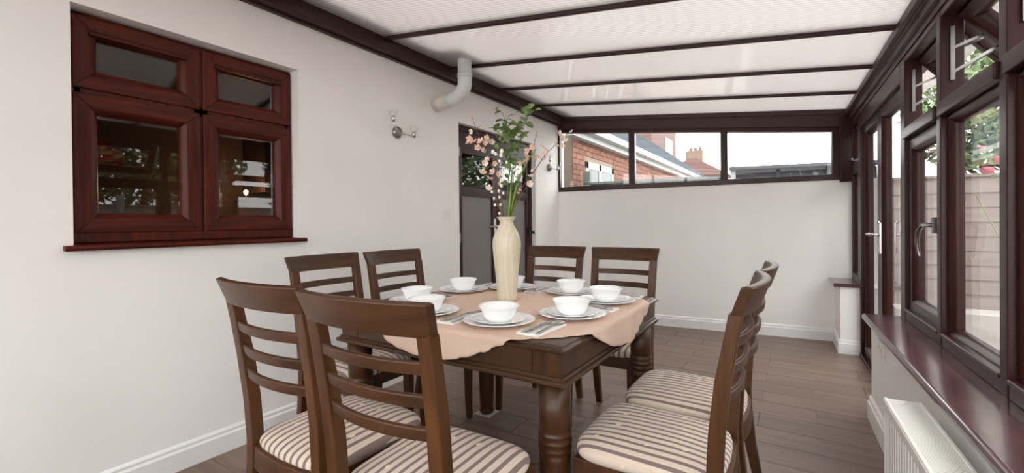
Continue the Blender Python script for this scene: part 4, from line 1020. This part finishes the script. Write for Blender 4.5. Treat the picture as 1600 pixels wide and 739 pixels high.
cs = MB().box(-0.55, 0.45, 0.8, 1.5, 4.6, 5.75).build('chimney_stack', plain('chimney_brick', (112, 96, 84), 0.9, var=0.12, scale=5), ch)
for q in (-0.3, 0.0, 0.28): MB().lathe([(0.10, 0), (0.08, 0.22)], 12, (q, 1.15, 5.75)).build('chimney_pot', M['redtile'], cs)

# boundary fence behind the far wall: concrete posts, gravel boards, grey boards
def fence(name, label, x0, x1, y, slope, ztop, mat, board=0.16, posts_at=(), cap=True, zbot=0.0, lean=0.0, thick=0.03):
    root = empty(name, (x0, y, 0), math.atan(slope)); tag(root, label, 'fence')
    Ln = (x1-x0)/math.cos(math.atan(slope))
    me = MB().hexa([(0, -0.008, 0), (Ln, -0.008, 0), (Ln, 0.018, 0), (0, 0.018, 0), (0, 0.006, board*1.12), (Ln, 0.006, board*1.12), (Ln, 0.018, board*1.12), (0, 0.018, board*1.12)]).mesh('board', mat)
    z = zbot
    while z+board*1.0 <= ztop: 
        o = link('board', me, root); o.location = (0, 0, z); z += board
    if cap: MB().box(0, Ln, -0.03, 0.04, z+board*0.10, z+board*0.10+0.03).build('capping', M['concrete'] if cap == 2 else mat, root)
    for q in posts_at: MB().box(q-0.05, q+0.05, -0.03, 0.07, -0.15, ztop+0.08).build('post', M['concrete'], root, bevel=0.008)
    return root
fence('boundary_fence', 'grey boarded fence with concrete posts behind the far window', -2.47, -0.68, 5.66, 0.107, 1.77, M['fencegrey'], 0.15, (0.05,), 2)
# neighbouring shed with felt roof
sh = empty('garden_shed', (-0.78, 6.95, 0), math.atan(0.05)); tag(sh, 'grey garden shed with flat felt roof behind the far window', 'shed')
zb = 0.0
bme = MB().hexa([(0.06, -0.008, 0), (1.62, -0.008, 0), (1.62, 0.018, 0), (0.06, 0.018, 0), (0.06, 0.006, 0.16), (1.62, 0.006, 0.16), (1.62, 0.018, 0.16), (0.06, 0.018, 0.16)]).mesh('wall_board', M['fencegrey'])
while zb < 1.75: o = link('wall_board', bme, sh); o.location = (0, 0, zb); zb += 0.15
MB().hexa([(-0.02, -0.12, 1.86), (1.7, -0.12, 1.83), (1.7, 2.2, 1.98), (-0.02, 2.2, 1.98), (-0.02, -0.12, 1.90), (1.7, -0.12, 1.87), (1.7, 2.2, 2.03), (-0.02, 2.2, 2.03)]).build('felt_roof', M['felt'], sh)
MB().box(0.0, 0.06, -0.06, 0.0, 0, 2.02).build('corner_post', M['fascia'], sh, bevel=0.005)
for x in (0.55, 1.1, 1.55): MB().box(x, x+0.05, -0.025, -0.005, 0, 1.84).build('batten', M['fencegrey'], sh)

# garden side: pale lapped fence across the end, another along the side
fence('garden_fence', 'pale pinkish lapped board fence across the end of the garden', 0.95, 4.5, 7.0, 0.06, 1.62, M['fence'], 0.165, (1.75, 3.45), 1, zbot=0.12)
lw = MB().box(0.95, 4.5, 6.6, 6.96, -0.15, 0.13); tag(lw.build('planter_wall', M['render'], bevel=0.01), 'low white rendered kerb wall before the garden fence', 'wall')
fr2 = fence('side_fence', 'pale board fence along the far side of the garden', 0.0, 11.6, 0.0, 0.0, 1.62, M['fence'], 0.165, (1.8, 3.6, 5.4, 7.2, 9.0, 10.8), 1, zbot=0.0)
fr2.location = (4.62, -4.5, 0); fr2.rotation_euler = (0, 0, PI/2)
M['bark'] = plain('bark', (104, 92, 80), 0.9, var=0.2); M['fol'] = plain('garden_foliage', (104, 124, 80), 0.7, var=0.3, scale=3); M['fol2'] = plain('darker_foliage', (74, 96, 60), 0.7, var=0.3, scale=3)
M['rose'] = plain('pink_rose', (226, 122, 142), 0.6, var=0.1)
def foliage(c, rad, n, ls, mat, parent, seed):
    rnd = random.Random(seed); m = MB()
    for _ in range(n):
        while True:
            p = Vector((rnd.uniform(-1, 1), rnd.uniform(-1, 1), rnd.uniform(-1, 1)))
            if 0.25 < p.length < 1: break
        q = Vector((c[0]+p.x*rad[0], c[1]+p.y*rad[1], c[2]+p.z*rad[2]))
        a = Vector((rnd.uniform(-1, 1), rnd.uniform(-1, 1), rnd.uniform(-1, 1))).normalized(); b_ = a.orthogonal().normalized()
        l = ls*rnd.uniform(0.6, 1.3); m.add([q-a*l, q+b_*l*0.45, q+a*l, q-b_*l*0.45], [(0, 1, 2, 3)])
    return link('foliage', m.mesh('foliage', mat), parent)
def tree(name, label, loc, h, rad, n, ls, mat, seed):
    t = empty(name, loc); tag(t, label, 'tree', 'garden trees and shrubs')
    MB().tube([(0, 0, -0.15), (0.05, 0.02, h*0.5), (0.0, 0.05, h)], [0.09, 0.06, 0.03], 8).build('trunk', M['bark'], t, smooth=True)
    foliage((0, 0, h), rad, n, ls, mat, t, seed)
tree('garden_tree', 'broad green tree beyond the end fence of the garden', (3.1, 9.4, 0), 2.8, (1.7, 1.2, 1.2), 5000, 0.10, M['fol'], 1)
tree('garden_tree', 'darker tree in the garden corner behind the fence', (6.9, 8.0, 0), 3.0, (1.8, 1.4, 1.5), 5000, 0.11, M['fol2'], 2)
tree('garden_tree', 'leafy tree over the side fence of the garden', (6.4, 3.6, 0), 2.9, (1.4, 2.0, 1.4), 5000, 0.11, M['fol'], 3)
tree('garden_tree', 'dark tree over the side fence level with the viewer', (6.4, -0.9, 0), 2.8, (1.3, 1.9, 1.3), 4500, 0.11, M['fol2'], 4)
# climbing rose close outside the glass
rb = empty('rose_bush', tuple(MR @ Vector((1.05, 4.05, -0.14)))); tag(rb, 'rambling rose bush with pink blooms outside the garden window', 'rose bush')
rnd = random.Random(5); m = MB(); tips = []
for i in range(9):
    a = rnd.uniform(0, 2*PI); hh = rnd.uniform(1.2, 2.2); e = rnd.uniform(0.2, 0.5); p = [(0.04*math.cos(a), 0.04*math.sin(a), 0), (e*0.4*math.cos(a), e*0.4*math.sin(a), hh*0.6), (e*math.cos(a), e*math.sin(a), hh), (e*1.5*math.cos(a), e*1.5*math.sin(a), hh*0.97)]
    m.tube(p, [0.008, 0.006, 0.004, 0.002], 6); tips.append(p[-1]); tips.append(p[-2])
m.build('canes', plain('green_cane', (140, 150, 100), 0.6), rb, smooth=True)
foliage((0, 0, 1.95), (0.55, 0.6, 0.5), 900, 0.035, M['fol'], rb, 8)
rm = MB().lathe([(0.002, -0.02), (0.025, -0.012), (0.036, 0.006), (0.03, 0.02), (0.012, 0.026)], 12).mesh('rose_bloom', M['rose'], True)
for i in range(8):
    o = link('rose_bloom', rm, rb); t = tips[i*2 % len(tips)]; o.location = (t[0]+rnd.uniform(-.1, .1), t[1]+rnd.uniform(-.1, .1), rnd.uniform(1.5, 2.0))
